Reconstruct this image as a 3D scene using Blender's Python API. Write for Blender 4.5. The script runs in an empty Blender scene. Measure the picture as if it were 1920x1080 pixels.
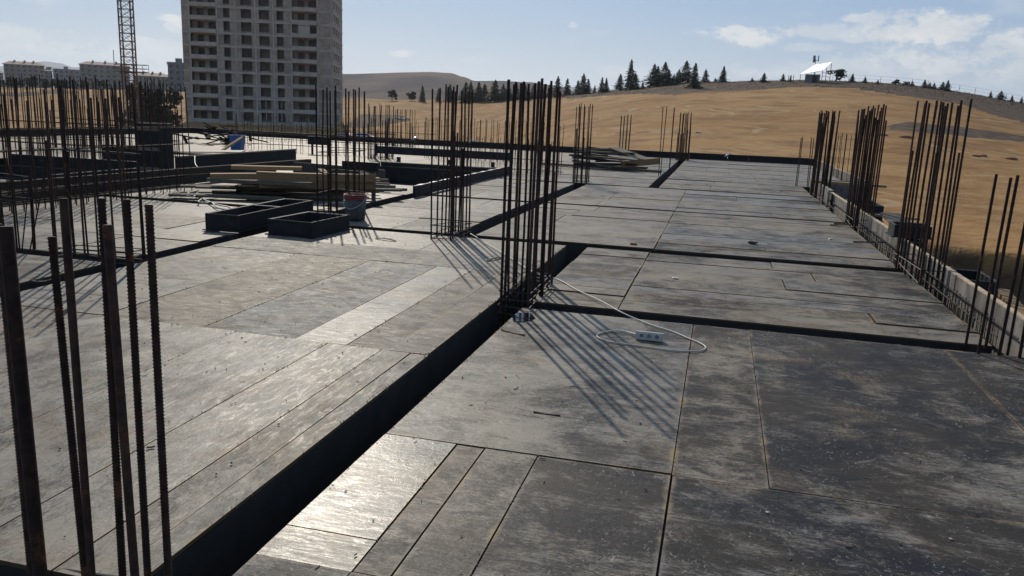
import bpy, math, random
from mathutils import Vector, Matrix, noise
random.seed(7)
rad = math.radians
S = bpy.context.scene
COL = S.collection

# ------------------------------------------------------------------ camera
F = 1516.0                      # focal length in pixels of the 1920 px wide photograph
CAM_H = 1.65
ROT = Matrix(((0.96796621, -0.09040312, 0.23424066),
              (0.24786743, 0.19528949, -0.94890661),
              (0.04003938, 0.97657017, 0.21144161)))
cd = bpy.data.cameras.new('camera')
cam = bpy.data.objects.new('camera', cd)
COL.objects.link(cam)
cd.sensor_width = 36.0
cd.lens = 36.0 * F / 1920.0
cd.clip_start = 0.05
cd.clip_end = 40000
cam.matrix_world = Matrix.Translation((0, 0, CAM_H)) @ ROT.to_4x4()
S.camera = cam

# ------------------------------------------------------------------ light
SUN_AZ, SUN_EL = rad(-27.8), rad(32.5)        # azimuth from +Y towards +X
SUN_DIR = Vector((math.sin(SUN_AZ) * math.cos(SUN_EL), math.cos(SUN_AZ) * math.cos(SUN_EL), math.sin(SUN_EL)))
sd = bpy.data.lights.new('sun', 'SUN')
sd.energy = 4.2
sd.angle = rad(0.55)
sd.color = (1.0, 0.91, 0.77)
so = bpy.data.objects.new('sun', sd)
COL.objects.link(so)
so.rotation_euler = (-SUN_DIR).to_track_quat('-Z', 'Y').to_euler()
S.view_settings.view_transform = 'Standard'
S.view_settings.look = 'None'
S.view_settings.exposure = -0.03
S.view_settings.gamma = 1.0
SKY_STRENGTH = 0.05
S.cycles.max_bounces = 4
S.cycles.diffuse_bounces = 2
S.cycles.glossy_bounces = 2
S.cycles.transmission_bounces = 0
S.cycles.volume_bounces = 0
S.cycles.sample_clamp_indirect = 4.0


def ray(px, py):
    return ROT @ Vector((px - 960, -(py - 540), -F))


def at(px, py, z=0.0):
    d = ray(px, py)
    t = (z - CAM_H) / d.z
    return Vector((0, 0, CAM_H)) + d * t


def at_y(px, py, y):
    d = ray(px, py)
    return Vector((0, 0, CAM_H)) + d * (y / d.y)


def az_el(px, py):
    d = ray(px, py).normalized()
    return math.atan2(d.x, d.y), math.asin(d.z)


# ------------------------------------------------------------------ node helpers
class NT:
    def __init__(self, tree):
        self.t = tree
        self.n = tree.nodes
        self.l = tree.links

    def new(self, kind, **kw):
        n = self.n.new(kind)
        for k, v in kw.items():
            setattr(n, k, v)
        return n

    def put(self, sock, v):
        if v is None:
            return
        if hasattr(v, 'links'):
            self.l.new(v, sock)
        else:
            sock.default_value = v

    def math(self, op, a, b=None, c=None, clamp=False):
        n = self.new('ShaderNodeMath', operation=op, use_clamp=clamp)
        for i, v in enumerate((a, b, c)):
            self.put(n.inputs[i], v)
        return n.outputs[0]

    def vmath(self, op, a, b=None):
        n = self.new('ShaderNodeVectorMath', operation=op)
        self.put(n.inputs[0], a)
        if b is not None:
            self.put(n.inputs[1], b)
        return n.outputs[0]

    def noise(self, vec, scale, detail=4, rough=0.55, dist=0.0, col=False):
        n = self.new('ShaderNodeTexNoise')
        self.put(n.inputs['Vector'], vec)
        n.inputs['Scale'].default_value = scale
        n.inputs['Detail'].default_value = detail
        n.inputs['Roughness'].default_value = rough
        n.inputs['Distortion'].default_value = dist
        return n.outputs['Color' if col else 'Fac']

    def ramp(self, fac, a, b, va=0.0, vb=1.0, smooth=True):
        n = self.new('ShaderNodeMapRange', clamp=True)
        if smooth:
            n.interpolation_type = 'SMOOTHSTEP'
        self.put(n.inputs[0], fac)
        for i, v in enumerate((a, b, va, vb)):
            self.put(n.inputs[1 + i], v)
        return n.outputs[0]

    def mix(self, fac, a, b, mode='MIX'):
        n = self.new('ShaderNodeMix', data_type='RGBA', blend_type=mode)
        self.put(n.inputs[0], fac)
        for s, v in ((n.inputs[6], a), (n.inputs[7], b)):
            if isinstance(v, tuple) and len(v) == 3:
                v = (*v, 1)
            self.put(s, v)
        return n.outputs[2]

    def scale(self, vec, s):
        return self.vmath('MULTIPLY', vec, s)

    def bump(self, h, strength=0.3, dist=0.01):
        n = self.new('ShaderNodeBump')
        n.inputs['Strength'].default_value = strength
        n.inputs['Distance'].default_value = dist
        self.put(n.inputs['Height'], h)
        return n.outputs[0]


def material(name):
    m = bpy.data.materials.new(name)
    m.use_nodes = True
    t = NT(m.node_tree)
    p = t.n['Principled BSDF']
    return m, t, p


# ------------------------------------------------------------------ world: sky and clouds
W = bpy.data.worlds.new('World')
S.world = W
W.use_nodes = True
W.cycles.sampling_method = 'MANUAL'
W.cycles.sample_map_resolution = 512
t = NT(W.node_tree)
bg = t.n['Background']
bg.inputs['Strength'].default_value = SKY_STRENGTH
sky = t.new('ShaderNodeTexSky', sky_type='NISHITA')
sky.sun_disc = False
sky.sun_elevation = SUN_EL
sky.sun_rotation = SUN_AZ
sky.air_density = 1.0
sky.dust_density = 0.6
sky.ozone_density = 1.3
tc = t.new('ShaderNodeTexCoord')
D = tc.outputs['Generated']
sep = t.new('ShaderNodeSeparateXYZ')
t.l.new(D, sep.inputs[0])
AZ = t.math('ARCTAN2', sep.outputs[0], sep.outputs[1])
EL = t.math('ARCSINE', sep.outputs[2])
n1 = t.noise(t.scale(D, (1.0, 1.0, 1.7)), 30.0, 7, 0.66)
n2 = t.noise(D, 11.0, 3, 0.55)
nn = t.math('ADD', t.math('MULTIPLY', t.math('SUBTRACT', n1, 0.5), 2.9), t.math('MULTIPLY', t.math('SUBTRACT', n2, 0.5), 1.2))
# cumulus seen low over the fields: centre, half width, half height (pixels of the photograph), strength
CLOUDS = [(1400, 68, 95, 24, 0.85), (1600, 58, 120, 16, 0.45), (1570, 62, 90, 14, 0.6), (1755, 52, 120, 30, 0.9), (1625, 36, 60, 10, 0.6),
          (1830, 118, 190, 34, 0.75), (1915, 80, 70, 34, 0.8), (1500, 88, 60, 9, 0.4), (1690, 140, 260, 30, 0.45),
          (757, 102, 34, 8, 0.8), (1074, 47, 12, 7, 0.5), (50, 72, 110, 22, 0.5), (318, 34, 36, 7, 0.8), (334, 50, 24, 14, 0.7),
          (300, 82, 90, 12, 0.55), (1190, 135, 140, 14, 0.3), (200, 95, 240, 22, 0.45)]
acc = None
for cx, cy, wx, wy, st in CLOUDS:
    a, e = az_el(cx, cy)
    du = t.math('MULTIPLY', t.math('SUBTRACT', AZ, a), F / wx)
    dv = t.math('MULTIPLY', t.math('SUBTRACT', EL, e), F / wy)
    r2 = t.math('ADD', t.math('MULTIPLY', du, du), t.math('MULTIPLY', dv, dv))
    v = t.math('ADD', t.math('SUBTRACT', 0.75, t.math('MULTIPLY', r2, 0.62)), nn)
    m = t.ramp(v, 0.10, 0.72, 0.0, st)
    acc = m if acc is None else t.math('MAXIMUM', acc, m)
# broken cumulus and thin veil everywhere low in the sky
stretch = t.scale(D, (1.0, 1.0, 3.2))
gen = t.noise(stretch, 5.0, 6, 0.6)
low = t.ramp(EL, 0.02, 0.55, 1.0, 0.25)
genm = t.math('MULTIPLY', t.ramp(gen, 0.56, 0.74, 0.0, 0.5), low)
acc = t.math('MAXIMUM', acc, genm)
veil = t.ramp(EL, -0.02, 0.17, 0.75, 0.12)
skyc = t.mix(veil, sky.outputs[0], (12.4, 13.4, 13.8))
skyc = t.mix(t.ramp(EL, 0.0, 0.16, 0.35, 0.62), skyc, (5.2, 9.2, 15.4))
shade = t.noise(t.scale(D, (1, 1, 2.0)), 22.0, 3, 0.5)
cloudc = t.mix(t.ramp(shade, 0.35, 0.65), (13.0, 13.8, 14.4), (16.5, 16.5, 16.2))
skyc = t.mix(acc, skyc, cloudc)
t.l.new(skyc, bg.inputs['Color'])

# ------------------------------------------------------------------ materials
MAT = {}


def plain(name, col, rough=0.7, var=0.25, scale=8.0, metal=0.0, bump=0.0, stretch=(1, 1, 1), spec=0.4, rnd=0.2, dirt=None):
    m, t, p = material(name)
    geo = t.new('ShaderNodeNewGeometry')
    oi = t.new('ShaderNodeObjectInfo')
    pos = t.vmath('ADD', t.scale(geo.outputs['Position'], stretch), oi.outputs['Location'])
    n = t.noise(pos, scale, 6, 0.6)
    f = t.ramp(n, 0.25, 0.75, 1 - var, 1 + var)
    r = t.ramp(oi.outputs['Random'], 0, 1, 1 - rnd, 1 + rnd, smooth=False)
    f = t.math('MULTIPLY', f, r)
    c = t.new('ShaderNodeVectorMath', operation='SCALE')
    c.inputs[0].default_value = col
    t.l.new(f, c.inputs['Scale'])
    out = c.outputs[0]
    if dirt:
        d = t.noise(geo.outputs['Position'], dirt[1], 5, 0.65)
        out = t.mix(t.ramp(d, dirt[2], dirt[2] + 0.15, 0, 0.8), out, dirt[0])
    t.l.new(out, p.inputs['Base Color'])
    p.inputs['Roughness'].default_value = rough
    p.inputs['Metallic'].default_value = metal
    p.inputs['Specular IOR Level'].default_value = spec
    if bump:
        t.l.new(t.bump(n, bump, 0.02), p.inputs['Normal'])
    MAT[name] = m
    return m


plain('rusty_steel', (0.036, 0.019, 0.013), 0.8, 0.5, 25, rnd=0.4, spec=0.25, dirt=((0.17, 0.06, 0.022), 9, 0.57))
plain('dark_steel', (0.03, 0.024, 0.021), 0.65, 0.4, 30, rnd=0.3)
plain('timber', (0.27, 0.165, 0.08), 0.8, 0.35, 14, spec=0.2, stretch=(1, 6, 6), bump=0.2, rnd=0.3)
plain('grey_timber', (0.125, 0.1, 0.076), 0.85, 0.4, 10, spec=0.12, stretch=(1, 6, 6), bump=0.25, rnd=0.4)
plain('black_ply', (0.016, 0.0155, 0.017), 0.6, 0.4, 6, spec=0.22, rnd=0.3, dirt=((0.06, 0.055, 0.05), 5, 0.62))
plain('scrap_wood', (0.035, 0.03, 0.026), 0.95, 0.5, 8, spec=0.04, rnd=0.6)
plain('dark_timber', (0.06, 0.047, 0.036), 0.9, 0.4, 9, stretch=(6, 1, 6), spec=0.08, rnd=0.4)
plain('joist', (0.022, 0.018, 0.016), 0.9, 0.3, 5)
plain('concrete_board', (0.155, 0.142, 0.125), 0.85, 0.55, 5, spec=0.15, stretch=(1, 1, 0.4), bump=0.3, dirt=((0.045, 0.04, 0.036), 6, 0.56))
plain('pale_board_edge', (0.42, 0.31, 0.2), 0.8, 0.3, 10)
plain('concrete', (0.36, 0.322, 0.275), 0.85, 0.18, 0.8, rnd=0.05)
plain('block_wall', (0.285, 0.238, 0.19), 0.9, 0.28, 0.6, rnd=0.16)
plain('shade_room', (0.17, 0.155, 0.142), 0.9, 0.3, 0.5)  # wall tone darkened to stand for the shade inside empty rooms
plain('crane_steel', (0.13, 0.065, 0.04), 0.6, 0.3, 2)
plain('plaster', (0.19, 0.172, 0.155), 0.85, 0.1, 0.2, rnd=0.15)
plain('plaster_grey', (0.155, 0.155, 0.163), 0.85, 0.1, 0.2, rnd=0.15)
plain('roof_tile', (0.20, 0.12, 0.09), 0.8, 0.2, 0.3)
plain('window_glass', (0.03, 0.035, 0.045), 0.15, 0.1, 1)
plain('white_plastic', (0.48, 0.45, 0.39), 0.45, 0.15, 30, dirt=((0.3, 0.27, 0.23), 30, 0.62))
plain('socket_dark', (0.16, 0.155, 0.15), 0.5, 0.1, 30)
plain('cable', (0.42, 0.385, 0.33), 0.5, 0.2, 30)
plain('bucket', (0.07, 0.066, 0.062), 0.6, 0.5, 8, dirt=((0.22, 0.2, 0.18), 10, 0.58))
plain('red_plastic', (0.32, 0.03, 0.02), 0.5, 0.3, 12, dirt=((0.1, 0.08, 0.07), 14, 0.55))
plain('blue_plastic', (0.02, 0.09, 0.24), 0.45, 0.2, 8)
plain('galvanised', (0.6, 0.6, 0.6), 0.25, 0.1, 20, metal=1.0)
plain('white_sheet', (0.8, 0.8, 0.8), 0.4, 0.06, 3)
plain('bark', (0.06, 0.042, 0.03), 0.9, 0.3, 6)
plain('rubble', (0.33, 0.3, 0.26), 0.9, 0.4, 3, rnd=0.3)
plain('brick_red', (0.20, 0.085, 0.05), 0.9, 0.3, 20)
plain('netting', (0.035, 0.045, 0.075), 0.8, 0.2, 3)

m, t, p = material('metal_roof')
p.inputs['Base Color'].default_value = (0.82, 0.83, 0.84, 1)
p.inputs['Metallic'].default_value = 1.0
p.inputs['Roughness'].default_value = 0.5
MAT['metal_roof'] = m

m, t, p = material('puddle_water')
p.inputs['Base Color'].default_value = (0.012, 0.012, 0.013, 1)
p.inputs['Specular IOR Level'].default_value = 0.2
p.inputs['Roughness'].default_value = 0.08
geo = t.new('ShaderNodeNewGeometry')
t.l.new(t.bump(t.noise(geo.outputs['Position'], 18, 2), 0.05, 0.004), p.inputs['Normal'])
MAT['puddle_water'] = m


def foliage(name, dark, light):
    m, t, p = material(name)
    geo = t.new('ShaderNodeNewGeometry')
    oi = t.new('ShaderNodeObjectInfo')
    n = t.noise(geo.outputs['Position'], 0.9, 4)
    c = t.mix(t.ramp(n, 0.35, 0.65), dark, light)
    c = t.mix(t.math('MULTIPLY', oi.outputs['Random'], 0.4), c, tuple(0.6 * v for v in dark))
    t.l.new(c, p.inputs['Base Color'])
    p.inputs['Roughness'].default_value = 0.8
    p.inputs['Specular IOR Level'].default_value = 0.2
    MAT[name] = m


foliage('needles', (0.018, 0.03, 0.018), (0.04, 0.058, 0.03))
foliage('leaves', (0.025, 0.036, 0.017), (0.06, 0.07, 0.032))


def ply_material():
    # film-faced plywood: object colour carries (cement film, brown tint, gloss, streak direction) of each sheet
    m, t, p = material('film_plywood')
    geo = t.new('ShaderNodeNewGeometry')
    oi = t.new('ShaderNodeObjectInfo')
    sc = t.new('ShaderNodeSeparateColor')
    t.l.new(oi.outputs['Color'], sc.inputs[0])
    wear, tint, gloss = sc.outputs[0], sc.outputs[1], sc.outputs[2]
    P = geo.outputs['Position']
    off = t.vmath('MULTIPLY', oi.outputs['Location'], (7.3, 3.1, 5.0))
    Q0 = t.vmath('ADD', P, off)
    qs = t.new('ShaderNodeSeparateXYZ')
    t.l.new(Q0, qs.inputs[0])
    qc = t.new('ShaderNodeCombineXYZ')
    t.l.new(qs.outputs[1], qc.inputs[0])
    t.l.new(qs.outputs[0], qc.inputs[1])
    qm = t.new('ShaderNodeMix', data_type='VECTOR')
    t.l.new(oi.outputs['Alpha'], qm.inputs[0])
    t.l.new(qc.outputs[0], qm.inputs[4])
    t.l.new(Q0, qm.inputs[5])
    Q = qm.outputs[1]
    # grain and scrape streaks run across the sheets (along X)
    gx = t.noise(t.scale(Q, (1.8, 16.0, 1.0)), 3.0, 7, 0.74, 0.5)
    fine = t.noise(t.scale(Q, (10.0, 40.0, 1.0)), 4.0, 4, 0.72, 0.6)
    big = t.noise(P, 0.8, 4, 0.65, 0.8)
    mid = t.noise(t.scale(Q, (1.0, 1.5, 1.0)), 3.4, 8, 0.74, 0.7)
    film = t.math('ADD', t.math('MULTIPLY', t.math('SUBTRACT', gx, 0.5), 1.15), t.math('MULTIPLY', t.math('SUBTRACT', mid, 0.5), 1.7))
    film = t.math('ADD', film, t.math('MULTIPLY', t.math('SUBTRACT', big, 0.5), 1.5))
    film = t.math('ADD', film, t.math('MULTIPLY', t.math('SUBTRACT', fine, 0.5), 1.3))
    film = t.math('ADD', film, t.math('MULTIPLY', wear, 1.0))
    fm = t.ramp(film, 0.16, 0.74)
    dark = t.mix(t.ramp(t.noise(Q, 1.5, 4), 0.42, 0.6), (0.013, 0.0155, 0.021), (0.034, 0.029, 0.025))
    dark = t.mix(t.math('MULTIPLY', tint, 0.35), dark, (0.075, 0.052, 0.034))
    grey = t.mix(tint, (0.165, 0.16, 0.153), (0.21, 0.168, 0.118))
    grey = t.mix(t.ramp(t.noise(Q, 2.2, 5, 0.6), 0.42, 0.66, 0, 0.8), grey, (0.245, 0.205, 0.153))
    stain = t.noise(t.vmath('ADD', P, (5.0, 17.0, 0.0)), 1.3, 6, 0.72, 1.0)
    grey = t.mix(t.ramp(stain, 0.52, 0.68, 0, 0.75), grey, (0.115, 0.078, 0.045))
    c = t.mix(fm, dark, grey)
    # short dark scuffs on the worn film
    sd_ = t.noise(t.scale(Q, (10.0, 44.0, 1.0)), 1.7, 4, 0.65, 0.8)
    c = t.mix(t.ramp(sd_, 0.58, 0.68, 0, 0.55), c, (0.04, 0.034, 0.03))
    spk = t.noise(Q, 38.0, 3, 0.6, 0.5)
    c = t.mix(t.ramp(spk, 0.68, 0.74, 0, 0.7), c, (0.035, 0.028, 0.022))
    # chalky scratches and flecks
    s1 = t.noise(t.scale(Q, (14.0, 40.0, 1.0)), 1.7, 4, 0.66, 1.2)
    s2 = t.noise(t.scale(Q, (26.0, 15.0, 1.0)), 1.6, 3, 0.65, 1.6)
    gate = t.ramp(t.noise(Q, 1.7, 3), 0.40, 0.58)
    fl = t.math('MAXIMUM', t.math('MULTIPLY', t.ramp(s1, 0.57, 0.70, 0, 0.8), t.math('MULTIPLY', t.ramp(big, 0.38, 0.6, 0.35, 1.0), t.ramp(mid, 0.42, 0.6, 0.15, 1.0))), t.math('MULTIPLY', t.ramp(s2, 0.60, 0.70), t.math('MULTIPLY', gate, 0.75)))
    c = t.mix(fl, c, (0.285, 0.272, 0.25))
    # long thin knife scratches
    vo = t.new('ShaderNodeTexVoronoi', feature='DISTANCE_TO_EDGE')
    t.l.new(t.vmath('ADD', t.scale(Q, (1.0, 1.0, 0.0)), t.scale(t.noise(Q, 1.2, 2, col=True), (1.6, 1.6, 0))), vo.inputs['Vector'])
    vo.inputs['Scale'].default_value = 1.1
    ln = t.math('MULTIPLY', t.ramp(vo.outputs['Distance'], 0.0, 0.006, 1, 0), t.math('MULTIPLY', t.ramp(t.noise(Q, 2.6, 2), 0.58, 0.66), 0.3))
    c = t.mix(ln, c, (0.3, 0.28, 0.25))
    # sand and sawdust dust
    sp = t.noise(t.vmath('ADD', P, (31.0, 4.0, 0.0)), 0.9, 5, 0.6, 0.5)
    sand = t.math('MULTIPLY', t.ramp(sp, 0.585, 0.69), t.ramp(t.noise(P, 55, 3, 0.7), 0.38, 0.6))
    c = t.mix(t.math('MULTIPLY', sand, 0.6), c, (0.27, 0.19, 0.11))
    # dark stains and nail spots
    st = t.ramp(t.noise(t.scale(Q, (3, 9, 1)), 2.0, 4, 0.6), 0.66, 0.74)
    c = t.mix(t.math('MULTIPLY', st, 0.5), c, (0.05, 0.035, 0.025))
    # crumbs and dust gathered along the sheet edges
    tco = t.new('ShaderNodeTexCoord')
    uo = t.new('ShaderNodeSeparateXYZ')
    t.l.new(t.vmath('ABSOLUTE', tco.outputs['Object']), uo.inputs[0])
    sx_ = t.new('ShaderNodeAttribute', attribute_type='OBJECT', attribute_name='size_x').outputs['Fac']
    sy_ = t.new('ShaderNodeAttribute', attribute_type='OBJECT', attribute_name='size_y').outputs['Fac']
    ed = t.math('MINIMUM', t.math('MULTIPLY', t.math('SUBTRACT', 0.5, uo.outputs[0]), sx_), t.math('MULTIPLY', t.math('SUBTRACT', 0.5, uo.outputs[1]), sy_))
    ed = t.math('ADD', ed, t.math('MULTIPLY', t.math('SUBTRACT', t.noise(P, 5.0, 5, 0.75), 0.42), 0.10))
    c = t.mix(t.ramp(ed, -0.005, 0.030, 0.85, 0.0), c, t.mix(t.ramp(t.noise(P, 2.0, 3), 0.4, 0.6), (0.20, 0.178, 0.15), (0.28, 0.20, 0.115)))
    # ply edge colour on the sides of the sheet
    nz = t.new('ShaderNodeSeparateXYZ')
    t.l.new(geo.outputs['Normal'], nz.inputs[0])
    c = t.mix(t.ramp(nz.outputs[2], 0.4, 0.6, 1, 0), c, (0.10, 0.065, 0.035))
    t.l.new(c, p.inputs['Base Color'])
    rough = t.math('ADD', t.ramp(gx, 0.3, 0.7, 0.62, 0.78), t.math('MULTIPLY', fl, 0.12))
    rough = t.math('ADD', rough, t.math('MULTIPLY', t.math('SUBTRACT', big, 0.5), 0.35))
    rough = t.math('SUBTRACT', rough, t.math('MULTIPLY', gloss, 0.56), clamp=True)
    pol = t.ramp(t.noise(t.scale(Q, (3.0, 8.0, 1.0)), 2.6, 5, 0.78, 0.8), 0.46, 0.68)
    pol = t.math('MULTIPLY', pol, t.ramp(big, 0.36, 0.6, 0.35, 1.0))
    rough = t.math('SUBTRACT', rough, t.math('MULTIPLY', pol, t.math('SUBTRACT', 0.25, t.math('MULTIPLY', gloss, 0.17))))
    rough = t.math('MAXIMUM', rough, 0.10)
    t.l.new(rough, p.inputs['Roughness'])
    t.l.new(t.math('ADD', t.ramp(fm, 0, 1, 0.05, 0.065), t.math('MULTIPLY', gloss, 0.08)), p.inputs['Specular IOR Level'])
    h = t.math('ADD', t.math('MULTIPLY', s1, 0.6), t.math('MULTIPLY', t.noise(Q, 26, 4, 0.6, 0.6), 0.7))
    h = t.math('ADD', h, t.math('MULTIPLY', fine, 0.4))
    h = t.math('MULTIPLY', h, t.math('SUBTRACT', 1.0, t.math('MULTIPLY', gloss, 0.8)))
    t.l.new(t.bump(h, 0.45, 0.006), p.inputs['Normal'])
    MAT['film_plywood'] = m


ply_material()


def field_material():
    m, t, p = material('stubble_field')
    geo = t.new('ShaderNodeNewGeometry')
    P = geo.outputs['Position']
    at_ = t.new('ShaderNodeVertexColor', layer_name='scrub')
    sc = t.new('ShaderNodeSeparateColor')
    t.l.new(at_.outputs[0], sc.inputs[0])
    big = t.noise(P, 0.02, 6, 0.6)
    mid = t.noise(P, 0.14, 6, 0.65)
    small = t.noise(P, 1.3, 5, 0.7)
    c = t.mix(t.ramp(big, 0.35, 0.65), (0.27, 0.135, 0.045), (0.365, 0.208, 0.08))
    c = t.mix(t.ramp(mid, 0.42, 0.66, 0, 0.8), c, (0.15, 0.07, 0.026))
    lanes = t.noise(t.scale(P, (0.25, 1.6, 1.0)), 0.35, 5, 0.7, 0.6)
    c = t.mix(t.ramp(lanes, 0.5, 0.66, 0, 0.55), c, (0.36, 0.235, 0.11))
    # combine swaths: distorted parallel lines, pale straw
    wv = t.new('ShaderNodeTexWave', wave_type='BANDS', bands_direction='DIAGONAL')
    t.l.new(t.vmath('ADD', P, t.scale(t.noise(P, 0.018, 3, col=True), (120.0, 120.0, 0.0))), wv.inputs['Vector'])
    wv.inputs['Scale'].default_value = 0.09
    wv.inputs['Distortion'].default_value = 7.0
    wv.inputs['Detail'].default_value = 3
    sw = t.math('MULTIPLY', t.ramp(wv.outputs['Fac'], 0.86, 0.99), t.ramp(t.noise(P, 0.05, 3), 0.42, 0.62))
    c = t.mix(t.math('MULTIPLY', sw, t.ramp(small, 0.3, 0.55, 0.1, 0.95)), c, (0.40, 0.285, 0.155))
    c = t.mix(t.ramp(small, 0.35, 0.7, 0.0, 0.35), c, (0.15, 0.08, 0.033))
    # dry scrub / dug earth darkened to deepen the bank's shade
    sm = t.ramp(t.math('ADD', sc.outputs[0], t.math('MULTIPLY', t.math('SUBTRACT', mid, 0.5), 0.9)), 0.35, 0.65)
    scol = t.mix(t.ramp(t.noise(P, 0.5, 5, 0.7), 0.35, 0.65), (0.05, 0.033, 0.023), (0.12, 0.078, 0.05))
    c = t.mix(sm, c, scol)
    c = t.mix(sc.outputs[1], c, (0.06, 0.04, 0.027))
    t.l.new(c, p.inputs['Base Color'])
    p.inputs['Roughness'].default_value = 0.95
    p.inputs['Specular IOR Level'].default_value = 0.1
    h = t.math('ADD', t.math('MULTIPLY', small, 0.3), t.math('MULTIPLY', mid, 0.7))
    t.l.new(t.bump(h, 0.6, 1.0), p.inputs['Normal'])
    MAT['stubble_field'] = m


field_material()


def hill_material(name, a, b, s):
    m, t, p = material(name)
    geo = t.new('ShaderNodeNewGeometry')
    P = t.scale(geo.outputs['Position'], (1, 1, 3))
    c = t.mix(t.ramp(t.noise(P, s, 7, 0.62), 0.38, 0.62), a, b)
    t.l.new(c, p.inputs['Base Color'])
    p.inputs['Roughness'].default_value = 1.0
    p.inputs['Specular IOR Level'].default_value = 0.0
    MAT[name] = m


hill_material('hill_earth', (0.075, 0.055, 0.05), (0.145, 0.102, 0.072), 0.006)
hill_material('mountain_rock', (0.12, 0.12, 0.13), (0.16, 0.15, 0.15), 0.0006)


# ------------------------------------------------------------------ mesh helpers
class MB:
    def __init__(self):
        self.v = []
        self.f = []

    def box(self, x0, x1, y0, y1, z0, z1):
        b = len(self.v)
        self.v += [(x0, y0, z0), (x1, y0, z0), (x1, y1, z0), (x0, y1, z0), (x0, y0, z1), (x1, y0, z1), (x1, y1, z1), (x0, y1, z1)]
        self.f += [tuple(b + i for i in q) for q in ((3, 2, 1, 0), (4, 5, 6, 7), (0, 1, 5, 4), (1, 2, 6, 5), (2, 3, 7, 6), (3, 0, 4, 7))]
        return self

    def obox(self, c, ax, ay, az, hx, hy, hz):
        b = len(self.v)
        c = Vector(c)
        for sz in (-1, 1):
            for sx, sy in ((-1, -1), (1, -1), (1, 1), (-1, 1)):
                self.v.append(tuple(c + ax * (sx * hx) + ay * (sy * hy) + az * (sz * hz)))
        self.f += [tuple(b + i for i in q) for q in ((3, 2, 1, 0), (4, 5, 6, 7), (0, 1, 5, 4), (1, 2, 6, 5), (2, 3, 7, 6), (3, 0, 4, 7))]
        return self

    def beam(self, p, q, w, h):
        p, q = Vector(p), Vector(q)
        d = (q - p).normalized()
        side = d.cross(Vector((0, 0, 1)))
        if side.length < 1e-4:
            side = Vector((1, 0, 0))
        side.normalize()
        up = side.cross(d)
        return self.obox((p + q) / 2, d, side, up, (q - p).length / 2, w / 2, h / 2)

    def tube(self, pts, r, n=6, closed=False, radii=None):
        pts = [Vector(a) for a in pts]
        b = len(self.v)
        k = len(pts)
        ref = Vector((0, 0, 1))
        for i, c in enumerate(pts):
            if closed:
                d = pts[(i + 1) % k] - pts[i - 1]
            else:
                d = pts[min(i + 1, k - 1)] - pts[max(i - 1, 0)]
            d.normalize()
            rf = ref if abs(d.z) < 0.9 else Vector((1, 0, 0))
            s = d.cross(rf).normalized()
            u = s.cross(d)
            rr = radii[i] if radii else r
            for j in range(n):
                a = 2 * math.pi * j / n
                self.v.append(tuple(c + s * (math.cos(a) * rr) + u * (math.sin(a) * rr)))
        for i in range(k if closed else k - 1):
            i2 = (i + 1) % k
            for j in range(n):
                j2 = (j + 1) % n
                self.f.append((b + i * n + j, b + i * n + j2, b + i2 * n + j2, b + i2 * n + j))
        if not closed:
            self.f.append(tuple(b + j for j in reversed(range(n))))
            self.f.append(tuple(b + (k - 1) * n + j for j in range(n)))
        return self

    def quad(self, a, b_, c, d):
        b = len(self.v)
        self.v += [tuple(a), tuple(b_), tuple(c), tuple(d)]
        self.f.append((b, b + 1, b + 2, b + 3))

    def mesh(self, name, mat=None, smooth=False):
        me = bpy.data.meshes.new(name)
        me.from_pydata(self.v, [], self.f)
        if smooth:
            me.polygons.foreach_set('use_smooth', [True] * len(me.polygons))
        if mat:
            me.materials.append(MAT[mat])
        me.update()
        return me

    def build(self, name, mat, parent=None, smooth=False):
        return link(name, self.mesh(name, mat, smooth), parent)


def link(name, me, parent=None, loc=None):
    o = bpy.data.objects.new(name, me)
    COL.objects.link(o)
    if parent:
        o.parent = parent
    if loc is not None:
        o.location = loc
    return o


def tag(o, label, cat, group=None):
    o['label'] = label
    o['category'] = cat
    if group:
        o['group'] = group
    return o


def thing(name, label, cat, loc=(0, 0, 0), group=None, rz=0.0):
    o = link(name, None, None, loc)
    o.rotation_euler.z = rz
    return tag(o, label, cat, group)


def structure(o):
    o['kind'] = 'structure'
    return o


def smooth_path(pts, n=8):
    pts = [Vector(p) for p in pts]
    out = []
    for i in range(len(pts) - 1):
        p0, p1, p2, p3 = pts[max(i - 1, 0)], pts[i], pts[i + 1], pts[min(i + 2, len(pts) - 1)]
        for k in range(n):
            u = k / n
            out.append(0.5 * ((2 * p1) + (p2 - p0) * u + (2 * p0 - 5 * p1 + 4 * p2 - p3) * u * u + (3 * p1 - p0 - 3 * p2 + p3) * u ** 3))
    out.append(pts[-1])
    return out


ORD = ['first', 'second', 'third', 'fourth', 'fifth', 'sixth', 'seventh', 'eighth', 'ninth', 'tenth', 'eleventh', 'twelfth',
       'thirteenth', 'fourteenth', 'fifteenth', 'sixteenth', 'seventeenth', 'eighteenth', 'nineteenth', 'twentieth',
       'twenty-first', 'twenty-second', 'twenty-third', 'twenty-fourth', 'twenty-fifth', 'twenty-sixth', 'twenty-seventh', 'twenty-eighth']

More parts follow.
